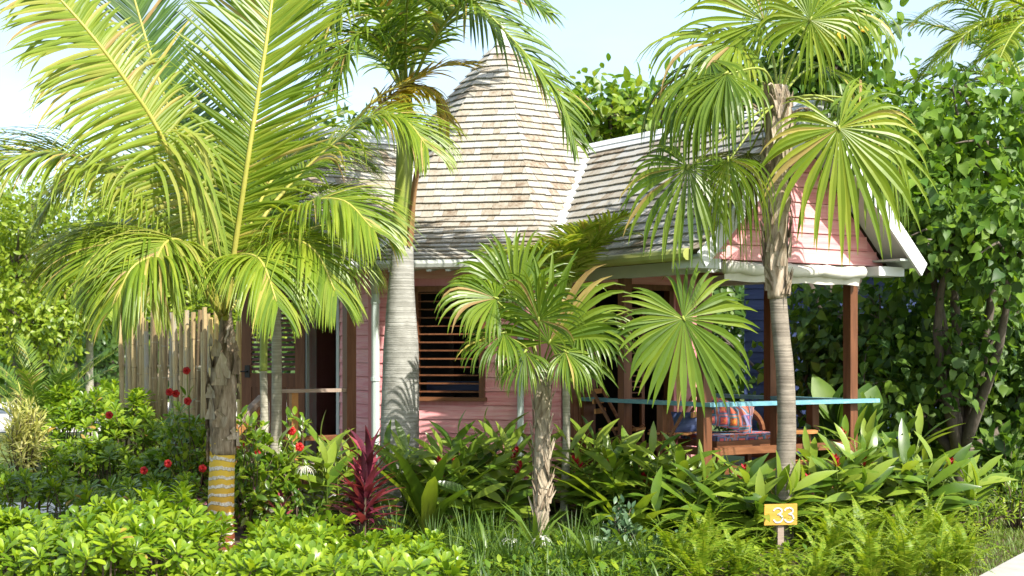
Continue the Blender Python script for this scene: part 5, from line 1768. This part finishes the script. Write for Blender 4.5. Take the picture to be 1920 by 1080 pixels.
def ginger(px, d, rx, ry, ncane, h0, h1, label, flowers=2, lsize=(.36, .50)):
    b = GX(px, d)
    t = thing('ginger_plant', label, 'plant', b, 'red ginger clumps in the bed')
    stems = MB()
    fl = []
    for i in range(ncane):
        a = random.uniform(0, 6.28); rr = math.sqrt(random.random())
        p0 = b + V((math.cos(a) * rx * rr, math.sin(a) * ry * rr, 0))
        h = random.uniform(h0, h1) * (1 - .25 * rr)
        ln = V((math.cos(a) * .35 * rr + random.gauss(0, .15), math.sin(a) * .35 * rr + random.gauss(0, .12) - .10, 0))
        pts = [p0 + ln * (h * (j / 6) ** 1.6) + UP * (h * (j / 6) * (1 - .08 * (j / 6) ** 2 * ln.length)) for j in range(7)]
        stems.tube(pts, [.011 - .001 * j for j in range(7)], 5)
        if i < flowers: fl.append((pts[-1], (pts[-1] - pts[-2]).normalized()))
        phi = random.uniform(0, math.pi) * .6 - .3 * math.pi + (0 if random.random() < .7 else 1.2)
        sv_ = V((math.cos(phi), math.sin(phi) * .8, 0))
        nl = random.randint(9, 13)
        for k in range(nl):
            f = .22 + .78 * k / (nl - 1)
            x = f * 6; j = min(int(x), 5)
            p = pts[j].lerp(pts[j + 1], x - j)
            T = (pts[j + 1] - pts[j]).normalized()
            sg = 1 if k % 2 else -1
            el = R(np.interp(f, [.2, .85, 1], [8, 38, 68]) + random.gauss(0, 10))
            dr_ = (sv_ * sg * math.cos(el) + T * math.sin(el) + rv(.12)).normalized()
            up = (T + UP * .25 - dr_ * .2 + rv(.12) + V((0, -.25, 0))).normalized()
            s = random.uniform(*lsize) * np.interp(f, [.2, .5, .9, 1], [.75, 1, .95, .7])
            me = random.choice(GN) if (f > .8 and random.random() < .6) else random.choice(GM)
            inst('leaf', me, t, frame(p, dr_, up, s))
    stems.build('stems', M['stem'], t, smooth=True, kind='stuff')
    for p, T in fl:
        m = MB()
        for q in range(16):
            a = q * 2.4; zz = q / 16 * .12
            e = V((math.cos(a), math.sin(a), .9)).normalized()
            c_ = p + T * zz
            m.blade([c_, c_ + e * .03, c_ + e * .05], [.010, .012, .002], e.cross(UP).normalized(), .3)
        m.build('flower', M['redbract'], t)
    return t


ginger(622, 13.7, .30, .25, 9, .75, 1.05, 'ginger clump between the entry rail and the grey royal palm trunk', 0)
ginger(812, 13.3, .30, .30, 12, .75, 1.02, 'ginger clump just right of the royal palm trunk, under the window', 1)
ginger(905, 13.1, .35, .30, 13, .55, .82, 'ginger clump with red blooms under the window sill, left of the small fan palm', 3)
ginger(955, 13.45, .22, .2, 8, .90, 1.18, 'ginger clump with long pale leaves close left of the small fan palm trunk', 1)
ginger(1095, 13.2, .30, .25, 13, .80, 1.15, 'ginger clump close right of the small fan palm trunk', 1)
ginger(1190, 12.75, .35, .30, 14, .62, .95, 'ginger clump below the sloping left rail of the porch', 1)
ginger(1290, 12.45, .35, .28, 14, .5, .80, 'ginger clump in front of the porch corner post', 2)
ginger(1390, 12.4, .33, .28, 13, .45, .72, 'ginger clump close left of the tall fan palm trunk', 3)
ginger(1550, 12.75, .33, .30, 13, .55, .85, 'ginger clump right behind the yellow number sign', 2)
ginger(1645, 13.1, .30, .28, 11, .85, 1.20, 'tall ginger clump at the right end of the teal rail', 2)
ginger(1740, 13.0, .40, .30, 14, .5, .85, 'low ginger clump in front of the dark shade of the right-hand tree', 2)

# dark, broader strap leaves at the back of the bed near the royal palm
ST = leaf_mesh('leaf', M['ginger'], [(0, .03), (.2, .055), (.5, .07), (.8, .045), (1, .003)], .55, .35)


def strap(px, d, n, s0, s1, label, name='strap_lily', me=ST, el=(25, 80)):
    b = GX(px, d)
    t = thing(name, label, 'plant', b)
    for i in range(n):
        a = 2.4 * i + random.uniform(-.3, .3)
        e = R(random.uniform(*el))
        x = V((math.cos(a) * math.cos(e), math.sin(a) * math.cos(e), math.sin(e)))
        z = V((-math.cos(a) * math.sin(e), -math.sin(a) * math.sin(e), math.cos(e)))
        inst('leaf', me, t, frame(b + V((math.cos(a), math.sin(a), 0)) * .03 + UP * .02, x, z, random.uniform(s0, s1)))
    return t


strap(800, 12.75, 16, .75, 1.1, 'dark strap-leaved lily spilling in front of the royal palm foot')
strap(1180, 12.45, 14, .75, 1.05, 'dark strap-leaved lily in the ginger bed midway between the two fan palms')


# spider lilies: straps and white spidery flowers
LY = leaf_mesh('leaf', M['lily'], [(0, .03), (.3, .04), (.7, .032), (1, .003)], .7, .35)


def spider(px, d, flowers, label, n=18, s=(.4, .6)):
    t = strap(px, d, n, s[0], s[1], label, 'spider_lily', LY, (35, 82))
    b = ORG[t]
    for fx, fy, fd in flowers:
        c_ = P(fx, fy, fd)
        m = MB(); m.tube(catmull([b + UP * .05, b.lerp(c_, .6) + UP * .04, c_], 6), .008, 5); m.build('stalk', M['stem'], t)
        m = MB()
        for k in range(26):
            a = random.uniform(0, 6.28)
            d_ = V((math.cos(a), math.sin(a), random.uniform(.5, 1.4))).normalized()
            q = c_.copy(); ps = [q.copy()]
            for s_ in range(6):
                d_ = (d_ + DOWN * .42).normalized(); q = q + d_ * .022; ps.append(q.copy())
            m.blade(ps, [.0035, .0035, .003, .003, .0025, .002, .001], d_.cross(UP).normalized() if abs(d_.z) < .99 else V((1, 0, 0)), .2)
        m.build('flower', M['whitepetal'], t)


spider(1005, 11.6, [(957, 1012, 11.5), (1016, 1008, 11.5)], 'white-flowered spider lily at the foot of the small fan palm')
spider(600, 13.2, [(573, 876, 13.1)], 'spider lily with one white bloom left of the red cordyline', 12)
spider(1110, 11.0, [], 'strap-leaved lily without bloom at the bottom between spider lily and shrub', 12)
spider(915, 11.2, [], 'strap-leaved lily without bloom left of the white spider lily', 10, (.35, .5))
spider(1180, 11.35, [], 'strap-leaved lily without bloom before the grey-green shrub', 9)


# grassy clumps
def tuft(px, d, label, n=120, h=.42, name='grass_clump'):
    b = GX(px, d)
    t = thing(name, label, 'plant', b, 'dark grassy clumps along the bed front')
    m = MB()
    for i in range(n):
        a = random.uniform(0, 6.28); r = random.random() * .10
        e = R(random.uniform(35, 85))
        q = b + V((math.cos(a) * r, math.sin(a) * r, 0)); d_ = V((math.cos(a) * math.cos(e), math.sin(a) * math.cos(e), math.sin(e)))
        ps = [q.copy()]; ln = h * random.uniform(.6, 1.15)
        for s_ in range(6):
            d_ = (d_ + DOWN * .14).normalized(); q = q + d_ * ln / 6; ps.append(q.copy())
        sd = V((-math.sin(a), math.cos(a), 0))
        m.blade(ps, [.004, .005, .005, .0045, .004, .003, .0006], sd, .3)
    m.build('blades', M['grassy'], t, kind='stuff')


tuft(880, 11.6, 'dark grass clump left of the white spider lily')
tuft(925, 11.75, 'dark grass clump close beside the white spider lily')
tuft(1075, 11.65, 'dark grass clump right of the small fan palm foot', 100)
tuft(815, 12.0, 'dark grass clump near the royal palm foot', 90, .36)
GL = ['at the bottom, just right of the low bright bush', 'at the bottom, below the left strap lily', 'at the bottom, left below the white lily blooms', 'at the bottom, right below the white lily blooms',
      'at the bottom, left of the grey-green shrub', 'at the bottom, between the grey-green shrub and the ferns', 'shaded by the ginger under the window', 'shaded close at the small fan palm trunk',
      'shaded behind the taller grey-green shrub', 'shaded right of the red cordyline']
for i_, (x_, d_) in enumerate(((850, 11.0), (905, 10.9), (960, 11.0), (1060, 10.9), (1120, 11.1), (1215, 10.9), (870, 12.1), (1000, 12.3), (1130, 12.2), (745, 12.3))):
    tuft(x_, d_, 'dark grass clump ' + GL[i_], 120, .33 if d_ < 11.5 else .38)
tuft(690, 12.6, 'dark grass clump under the red cordyline', 90, .32)
tuft(175 + 40, 15.9, 'dark grass clump beside the sandy path at left', 90, .36)

# cordyline
CO = [leaf_mesh('leaf', M['cordy'], LANCE, c, .3) for c in (.2, .45)]


def cordyline(px, d, n_stem, h, label, nl=20, s=(.22, .34)):
    b = GX(px, d)
    t = thing('cordyline', label, 'plant', b)
    for k in range(n_stem):
        a = random.uniform(0, 6.28)
        p0 = b + V((math.cos(a) * .05, math.sin(a) * .05, 0)); tp = p0 + V((random.gauss(0, .07), random.gauss(0, .06), h * random.uniform(.65, 1)))
        m = MB(); m.tube([p0, p0.lerp(tp, .5), tp], [.012, .010, .008], 6); m.build('stem', M['twig'], t)
        for i in range(nl):
            f = i / (nl - 1)
            p = p0.lerp(tp, .35 + .65 * f)
            az = i * 2.4 + random.uniform(-.3, .3); el = R(15 + 62 * f + random.gauss(0, 8))
            x = V((math.cos(az) * math.cos(el), math.sin(az) * math.cos(el), math.sin(el)))
            z = V((-math.cos(az) * math.sin(el), -math.sin(az) * math.sin(el), math.cos(el)))
            inst('leaf', random.choice(CO), t, frame(p, x, z, random.uniform(*s)))


cordyline(680, 12.2, 6, .80, 'bushy maroon cordyline in front of the royal palm foot', 17, (.26, .40))
cordyline(520, 12.9, 2, .34, 'small maroon cordyline low in the bed left of the big one', 9, (.18, .26))

# ------------------------------------------------------------------ leafy bushes (rosettes of spoon leaves)
def mk(mt, sec, cs): return [leaf_mesh('leaf', M[mt], sec, c, .25) for c in cs]


SC = {'scae': mk('scae', SCA, (.15, .4)), 'scae_dark': mk('scae_dark', SCA, (.15, .4))}
OLD = leaf_mesh('leaf', M['yellowed'], SCA, .5, .3)
SCJ = leaf_mesh('leaf', None, SCA, .25, .25)


def bush(px0, px1, d0, d1, zt, label, mat='scae', dens=75, size=(.10, .145), nobj=260, name='spoon_leaf_bush', group='bright leafy bushes', edge=.25, sec=None, cat='bush', seed=0):
    dm = (d0 + d1) / 2
    c = GX((px0 + px1) / 2, dm)
    t = thing(name, label, cat, c, group)
    rx, ry = (px1 - px0) / 2 * dm / F, (d1 - d0) / 2
    n = int(dens * 4 * rx * ry)
    near, far = [], []
    stems = MB()
    for i in range(n):
        a, b_ = random.uniform(-1, 1), random.uniform(-1, 1)
        if abs(a) ** 3 + abs(b_) ** 3 > 1: continue
        e = max(abs(a), abs(b_))
        hh = zt * (1 - edge * e ** 3) * (.80 + .35 * noise.noise(V((c.x + a * rx, c.y + b_ * ry, seed)) * 2.3)) * random.uniform(.82, 1.08)
        if e > .55 and random.random() < .6: hh *= random.uniform(.2, .9)
        p = V((c.x + a * rx, c.y + b_ * ry, hh))
        ax = V((a * .45 + random.gauss(0, .25), b_ * .35 - .12 + random.gauss(0, .25), 1)).normalized()
        if i % 2 == 0: stems.tube([V((p.x - ax.x * .2, p.y - ax.y * .2, 0)), p - ax * hh * .35, p], [.008, .007, .005], 4, False)
        ref = ax.cross(V((.3, .8, .1))).normalized(); ref2 = ax.cross(ref)
        for lay, (el0, k, s0) in enumerate(((62, 4, .75), (38, 5, 1.0), (12, 5, .95), (-8, 3, .8))):
            for j in range(k):
                az = 6.283 * j / k + lay * .7 + random.uniform(-.35, .35)
                el = R(el0 + random.gauss(0, 8))
                h_ = ref * math.cos(az) + ref2 * math.sin(az)
                x = h_ * math.cos(el) + ax * math.sin(el)
                z = ax * math.cos(el) - h_ * math.sin(el)
                M_ = frame(p - ax * (.018 * lay), x, z, random.uniform(*size) * s0)
                (near if lay < 3 else far).append(M_)
    random.shuffle(near)
    near.sort(key=lambda q: q.translation.y - q.translation.z * .6 + random.gauss(0, .25))
    for q in near[:nobj]: inst('leaf', OLD if random.random() < .025 else random.choice(SC[mat]), t, q)
    joined('foliage', SCJ, near[nobj:] + far, M[mat], t, smooth=True)
    stems.build('stems', M['twig'], t, kind='stuff')
    return t


bush(-120, 130, 9.0, 11.6, .50, 'bright spoon-leaved bush in the bottom left corner', seed=1)
bush(110, 390, 9.0, 11.7, .58, 'bright spoon-leaved bush left of the yellow-ringed coconut trunk', seed=2)
bush(440, 650, 9.3, 12.0, .38, 'bright spoon-leaved bush right of the yellow-ringed coconut trunk', seed=3)
bush(620, 860, 9.0, 11.2, .33, 'low bright spoon-leaved bush at the bottom below the cordyline', seed=4, dens=65)
bush(330, 480, 8.9, 10.9, .20, 'bright spoon-leaved bush right in front of the coconut trunk foot', seed=5)
bush(-40, 130, 12.0, 13.3, .78, 'taller mid-green spoon-leaved bush at the left edge beyond the corner bush', 'scae', seed=6, dens=55)
bush(130, 380, 12.1, 13.2, .62, 'mid-green spoon-leaved bush in front of the sandy path', 'scae', seed=7, dens=55)
bush(70, 240, 18.4, 20.2, 1.12, 'bright hedge bush at the left end of the hedge beyond the lawn', seed=8, size=(.13, .18), dens=55, nobj=150)
bush(210, 330, 18.3, 20.0, 1.10, 'bright hedge bush in the middle of the hedge, before the bamboo screen', seed=9, size=(.13, .18), dens=55, nobj=150)
bush(310, 420, 17.2, 18.6, 1.0, 'bright hedge bush at the right end of the hedge behind the coconut trunk', seed=10, size=(.13, .18), dens=55, nobj=120)
bush(70, 250, 17.4, 18.5, .55, 'low bright bush along the front foot of the hedge, left half', seed=12, size=(.12, .17), dens=55, nobj=80)
bush(240, 420, 16.6, 17.6, .55, 'low bright bush along the front foot of the hedge, right half', seed=13, size=(.12, .17), dens=55, nobj=80)
bush(165, 250, 22.5, 24, 1.35, 'taller hedge clump beyond the hedge, at the left foot of the bamboo screen', seed=11, size=(.13, .18), dens=50, nobj=60)

# small grey-green shrubs
GR = mk('greyleaf', OVAL, (.15,))
SC['greyleaf'] = GR


def small_shrub(px, d, r, h, n, mats, size, label, name='shrub', sec=OVAL, mat='greyleaf', flower=None, nobj=200, cat='shrub', stem='twig', loose=0.25, hang=.1, meshes=None):
    b = GX(px, d)
    t = thing(name, label, cat, b)
    st = MB()
    tips = []
    for i in range(max(6, n // 22)):
        a = random.uniform(0, 6.28); rr = math.sqrt(random.random())
        tip = b + V((math.cos(a) * r * rr, math.sin(a) * r * rr, h * (1 - .45 * rr * rr) * random.uniform(.55, 1.05)))
        ps = catmull([b + V((math.cos(a), math.sin(a), 0)) * .04, b.lerp(tip, .5) + rv(.03) + UP * .03, tip], 5)
        st.tube(ps, [.010, .009, .008, .006, .005, .003], 5)
        tips.append(ps)
    st.build('branches', M[stem], t, smooth=True, kind='stuff')
    ms = meshes or [leaf_mesh('leaf', M[mat], sec, .2, .25)]
    src = leaf_mesh('leaf', None, sec, .2, .25)
    L_ = []
    for i in range(n):
        ps = random.choice(tips); f = 1 - random.random() ** 1.6 * .7
        x = f * 5; k = min(int(x), 4)
        p = ps[k].lerp(ps[k + 1], x - k) + rv(.02)
        out = (p - b - UP * h * .3).normalized()
        d_ = (out * .6 + rv(.5) + UP * .2 + DOWN * hang).normalized()
        z = (UP + out * .5 + rv(.35) + V((0, -.3, 0))).normalized()
        L_.append(frame(p, d_, z, random.uniform(*size)))
    L_.sort(key=lambda q: q.translation.y)
    for q in L_[:nobj]: inst('leaf', random.choice(ms), t, q)
    if L_[nobj:]: joined('foliage', src, L_[nobj:], M[mat], t, smooth=True)
    if flower:
        for fx, fy, fd in flower:
            c_ = P(fx, fy, fd)
            m = MB()
            for k in range(5):
                a = 1.2566 * k
                e = V((math.cos(a), -.35, math.sin(a))).normalized()
                sd = e.cross(V((0, -1, .2))).normalized()
                m.blade([c_, c_ + e * .02 + V((0, -.008, 0)), c_ + e * .038, c_ + e * .045 + V((0, .010, 0))], [.005, .020, .021, .006], sd, .25)
            m.tube([c_, c_ + V((.01, -.06, -.01))], [.004, .003], 5)
            m.build('flower', M['red'], t)
            m = MB(); m.tube(catmull([b.lerp(c_, .3) + V((0, 0, .05)), b.lerp(c_, .75), c_ + V((0, .02, 0))], 5), .004, 4, False); m.build('flower_stalk', M['stem'], t)
    return t


small_shrub(1168, 11.55, .20, .46, 330, None, (.055, .085), 'small grey-green shrub at the front of the bed right of the spider lily')
small_shrub(1262, 11.2, .18, .26, 220, None, (.05, .075), 'low grey-green shrub close to the ferns')
small_shrub(40, 17.5, .30, 1.25, 1000, None, (.10, .16), 'pale yellow croton at the left edge before the dark palm fronds', 'croton', LANCE, 'croton', cat='shrub')
small_shrub(362, 14.9, .40, 1.40, 800, None, (.07, .12), 'red-flowered hibiscus bush behind the coconut trunk, left side', 'hibiscus_bush', OVAL, 'hibis',
            flower=[(318, 735, 14.7), (330, 738, 14.75), (352, 752, 14.6), (205, 778, 14.6), (315, 869, 14.4), (270, 882, 14.4), (380, 878, 14.3), (350, 695, 14.8)])
small_shrub(470, 13.2, .42, 1.10, 720, None, (.07, .12), 'red-flowered hibiscus bush at the entry steps between the slender palms', 'hibiscus_bush', OVAL, 'hibis',
            flower=[(547, 808, 13.2), (562, 838, 13.2), (481, 850, 13.1), (450, 832, 13.1)])
small_shrub(565, 13.5, .30, 1.25, 200, None, (.07, .12), 'tall thin hibiscus twigs before the entry rail', 'hibiscus_bush', OVAL, 'hibis', nobj=120)
small_shrub(395, 13.0, .35, .85, 430, None, (.06, .10), 'small-leaved bush filling the bed behind the coconut trunk', 'shrub', OVAL, 'hibis')
small_shrub(560, 12.7, .35, .45, 320, None, (.06, .09), 'low dark shrub under the spider lily bloom', 'shrub', OVAL, 'scae_dark')
small_shrub(1830, 12.9, .38, .42, 420, None, (.06, .10), 'low leafy shrub at the right between ferns and tree shade', 'shrub', LANCE, 'fern')
small_shrub(1905, 13.6, .40, .62, 420, None, (.07, .11), 'low leafy shrub at the right edge beside the lawn strip', 'shrub', LANCE, 'hibis')
small_shrub(1900, 15.0, .55, .9, 420, None, (.14, .22), 'broad-leaved shrub in the shade under the right-hand tree', 'shrub', OVAL, 'heart')
small_shrub(1585, 14.7, .3, 1.0, 60, None, (.45, .65), 'large dark paddle-leaved plant behind the right end of the porch', 'paddle_plant', OVAL, 'heart', nobj=60, hang=-.6)

# cycad-like palm at left
cy = GX(80, 20.5)
cyc = thing('date_palm', 'low feathery palm with soft arching fronds at the left', 'palm tree', cy)
m = MB(); m.tube([cy - UP * .02, cy + UP * .5], [.16, .12], 10, True, .1); m.build('trunk', M['bark'], cyc)
for i in range(18):
    az = R(i * 360 / 18 + random.uniform(-8, 8)); el = R(random.uniform(35, 78)); le = random.uniform(1.3, 1.9)
    q = cy + UP * .5; d_ = V((math.cos(az) * math.cos(el), math.sin(az) * math.cos(el), math.sin(el))); pts = [q.copy()]
    for k in range(6):
        q = q + d_ * le / 6; pts.append(q.copy()); d_ = (d_ + DOWN * .17).normalized()
    frond(cyc, pts, UP, .28, 40, .010, M['tree_dark'] if i % 2 else M['royal'], M['rib_green'], t0=.15, droop=.2, lean=(60, 30), rib=(.014, .004), lift=.25, seg=3)

# ------------------------------------------------------------------ ferns
def fern_mesh(seed, n=34, mat='fern', bend=.55):
    rs = random.Random(seed)
    mb = MB()
    pts = []
    for i in range(n + 1):
        u = i / n
        pts.append(V((u * (1 - .25 * bend * u), 0.02 * math.sin(u * 3 + seed), .55 * bend * u - .95 * bend * u * u * u)))
    for i in range(1, n):
        u = i / n
        T = (pts[i + 1] - pts[i - 1]).normalized(); sd = V((0, 1, 0)); N = T.cross(sd).normalized() * -1
        ln = .085 * min(1, .5 + u * 2.5) * (1 - u ** 2.5) + .004
        for sg in (1, -1):
            d = (sd * sg + T * .28 + V((0, 0, rs.uniform(-.3, .1)))).normalized()
            p = pts[i]
            w = T * .0135
            mb.add([p - w * .8, p + w * .8, p + d * ln * .6 + w * .9 + T * .002, p + d * ln, p + d * ln * .6 - w * .7], [(0, 1, 2, 4), (4, 2, 3)])
    mb.tube(pts[::4], [.004] * len(pts[::4]), 4, False)
    return mb.mesh('frond', M[mat])


FM = [fern_mesh(i, bend=b) for i, b in enumerate((.3, .5, .7, .95, 1.1))]
fcount = 0
FLAB = []
spots = []
for row, d in enumerate((10.35, 10.85, 11.35, 11.85, 12.25)):
    x0, x1 = ((1275, 1800), (1240, 1850), (1300, 1830), (1290, 1810), (1540, 1800))[row]
    n = 7 if row < 4 else 3
    for i in range(n):
        spots.append((x0 + (x1 - x0) * (i + .5) / n + random.uniform(-18, 18), d + random.uniform(-.15, .15)))
spots = [(x_, 12.3 if 1390 < x_ < 1540 and d_ > 11.2 else d_) for x_, d_ in spots]
ROWS = {}
for px, d in spots:
    ROWS.setdefault('bottom' if d < 10.6 else ('second' if d < 11.1 else ('third' if d < 11.6 else 'back')), []).append((px, d))
ORD = ['first', 'second', 'third', 'fourth', 'fifth', 'sixth', 'seventh', 'eighth', 'ninth', 'tenth', 'eleventh', 'twelfth']
for rn, px, d, num in [(r_, x_, d_, n_) for r_, l_ in ROWS.items() for n_, (x_, d_) in enumerate(sorted(l_))]:
    b = GX(px, d)
    t = thing('sword_fern', 'bright green sword fern, ' + ORD[num] + ' from the left in the ' + rn + ' row of the bank', 'fern', b, 'ferns massed along the front of the bed')
    for k in range(21):
        az = k * 2.4 + random.uniform(-.3, .3); el = R(random.uniform(30, 82))
        x = V((math.cos(az) * math.cos(el), math.sin(az) * math.cos(el), math.sin(el)))
        z = V((-math.cos(az) * math.sin(el), -math.sin(az) * math.sin(el), math.cos(el)))
        inst('frond', random.choice(FM), t, frame(b + V((math.cos(az), math.sin(az), 0)) * .03, x, z, random.uniform(.40, .66) * (.42 if 1395 < px < 1520 and d < 11.9 else .75 if 1350 < px < 1560 and d < 11.9 else 1)))

# ------------------------------------------------------------------ lawn grass
def lawn(poly_fn, n, h, name):
    bl_ = leaf_mesh('blade', None, [(0, .07), (.5, .06), (1, .005)], .4, .2)
    mats = []
    while len(mats) < n:
        x, y = poly_fn()
        a = random.uniform(0, 6.28); e = R(random.uniform(40, 85))
        X = V((math.cos(a) * math.cos(e), math.sin(a) * math.cos(e), math.sin(e))); Z = V((-math.cos(a) * math.sin(e), -math.sin(a) * math.sin(e), math.cos(e)))
        mats.append(frame(V((x, y, .004)), X, Z, h * random.uniform(.6, 1.3)))
    o = joined(name, bl_, mats, M['lawn'])
    return o


def strip():
    t = random.uniform(-1, 8); s = random.uniform(0, .75)
    p = pa + dr * t - nr * s
    return p.x, p.y


lawn(strip, 9000, .055, 'grass')
lawn(lambda: (random.uniform(-8.5, -3.6), random.uniform(16.2, 20)), 12000, .07, 'grass')
# low grassy cover along the very front of the bed
bl_ = leaf_mesh('blade', None, [(0, .03), (.4, .035), (.75, .025), (1, .002)], .55, .3)
mats = []
for i in range(2400):
    x_, d_ = random.uniform(845, 1270), random.uniform(9.7, 12.3)
    if noise.noise(V((x_ * .012, d_ * 1.6, 4))) < -.18: continue
    a = random.uniform(0, 6.28); e = R(random.uniform(30, 85))
    X = V((math.cos(a) * math.cos(e), math.sin(a) * math.cos(e), math.sin(e))); Z = V((-math.cos(a) * math.sin(e), -math.sin(a) * math.sin(e), math.cos(e)))
    mats.append(frame(GX(x_, d_, .004), X, Z, random.uniform(.12, .27)))
joined('ground_cover', bl_, mats, M['grassy'])
mats = []
for i in range(5000):
    x_, d_ = random.uniform(850, 1700), random.uniform(10.2, 13.2)
    a = random.uniform(0, 6.28); e = R(random.uniform(-5, 50))
    X = V((math.cos(a) * math.cos(e), math.sin(a) * math.cos(e), math.sin(e))); Z = V((-math.cos(a) * math.sin(e), -math.sin(a) * math.sin(e), math.cos(e)))
    mats.append(frame(GX(x_, d_, random.uniform(.01, .14)), X, Z, random.uniform(.05, .11)))
joined('ground_cover', LM['oval'], mats, M['hibis'])
# yellow blooms in the heart-leaved tree: separate pieces of that tree are too small to part; built as its flowers
ht = [o for o in bpy.data.objects if o.get('label', '').startswith('heart-leaved tree with yellow')][0]
for fx, fy in ((1618, 45), (1575, 60)):
    c_ = P(fx, fy, 17.6)
    m = MB()
    for k in range(5):
        a = 1.2566 * k; e = V((math.cos(a) * .5, math.sin(a) * .5, -1)).normalized()
        m.blade([c_, c_ + e * .06, c_ + e * .10], [.01, .045, .03], e.cross(V((0, -1, 0))).normalized(), .3)
    m.build('flower', M['yellowpetal'], ht)
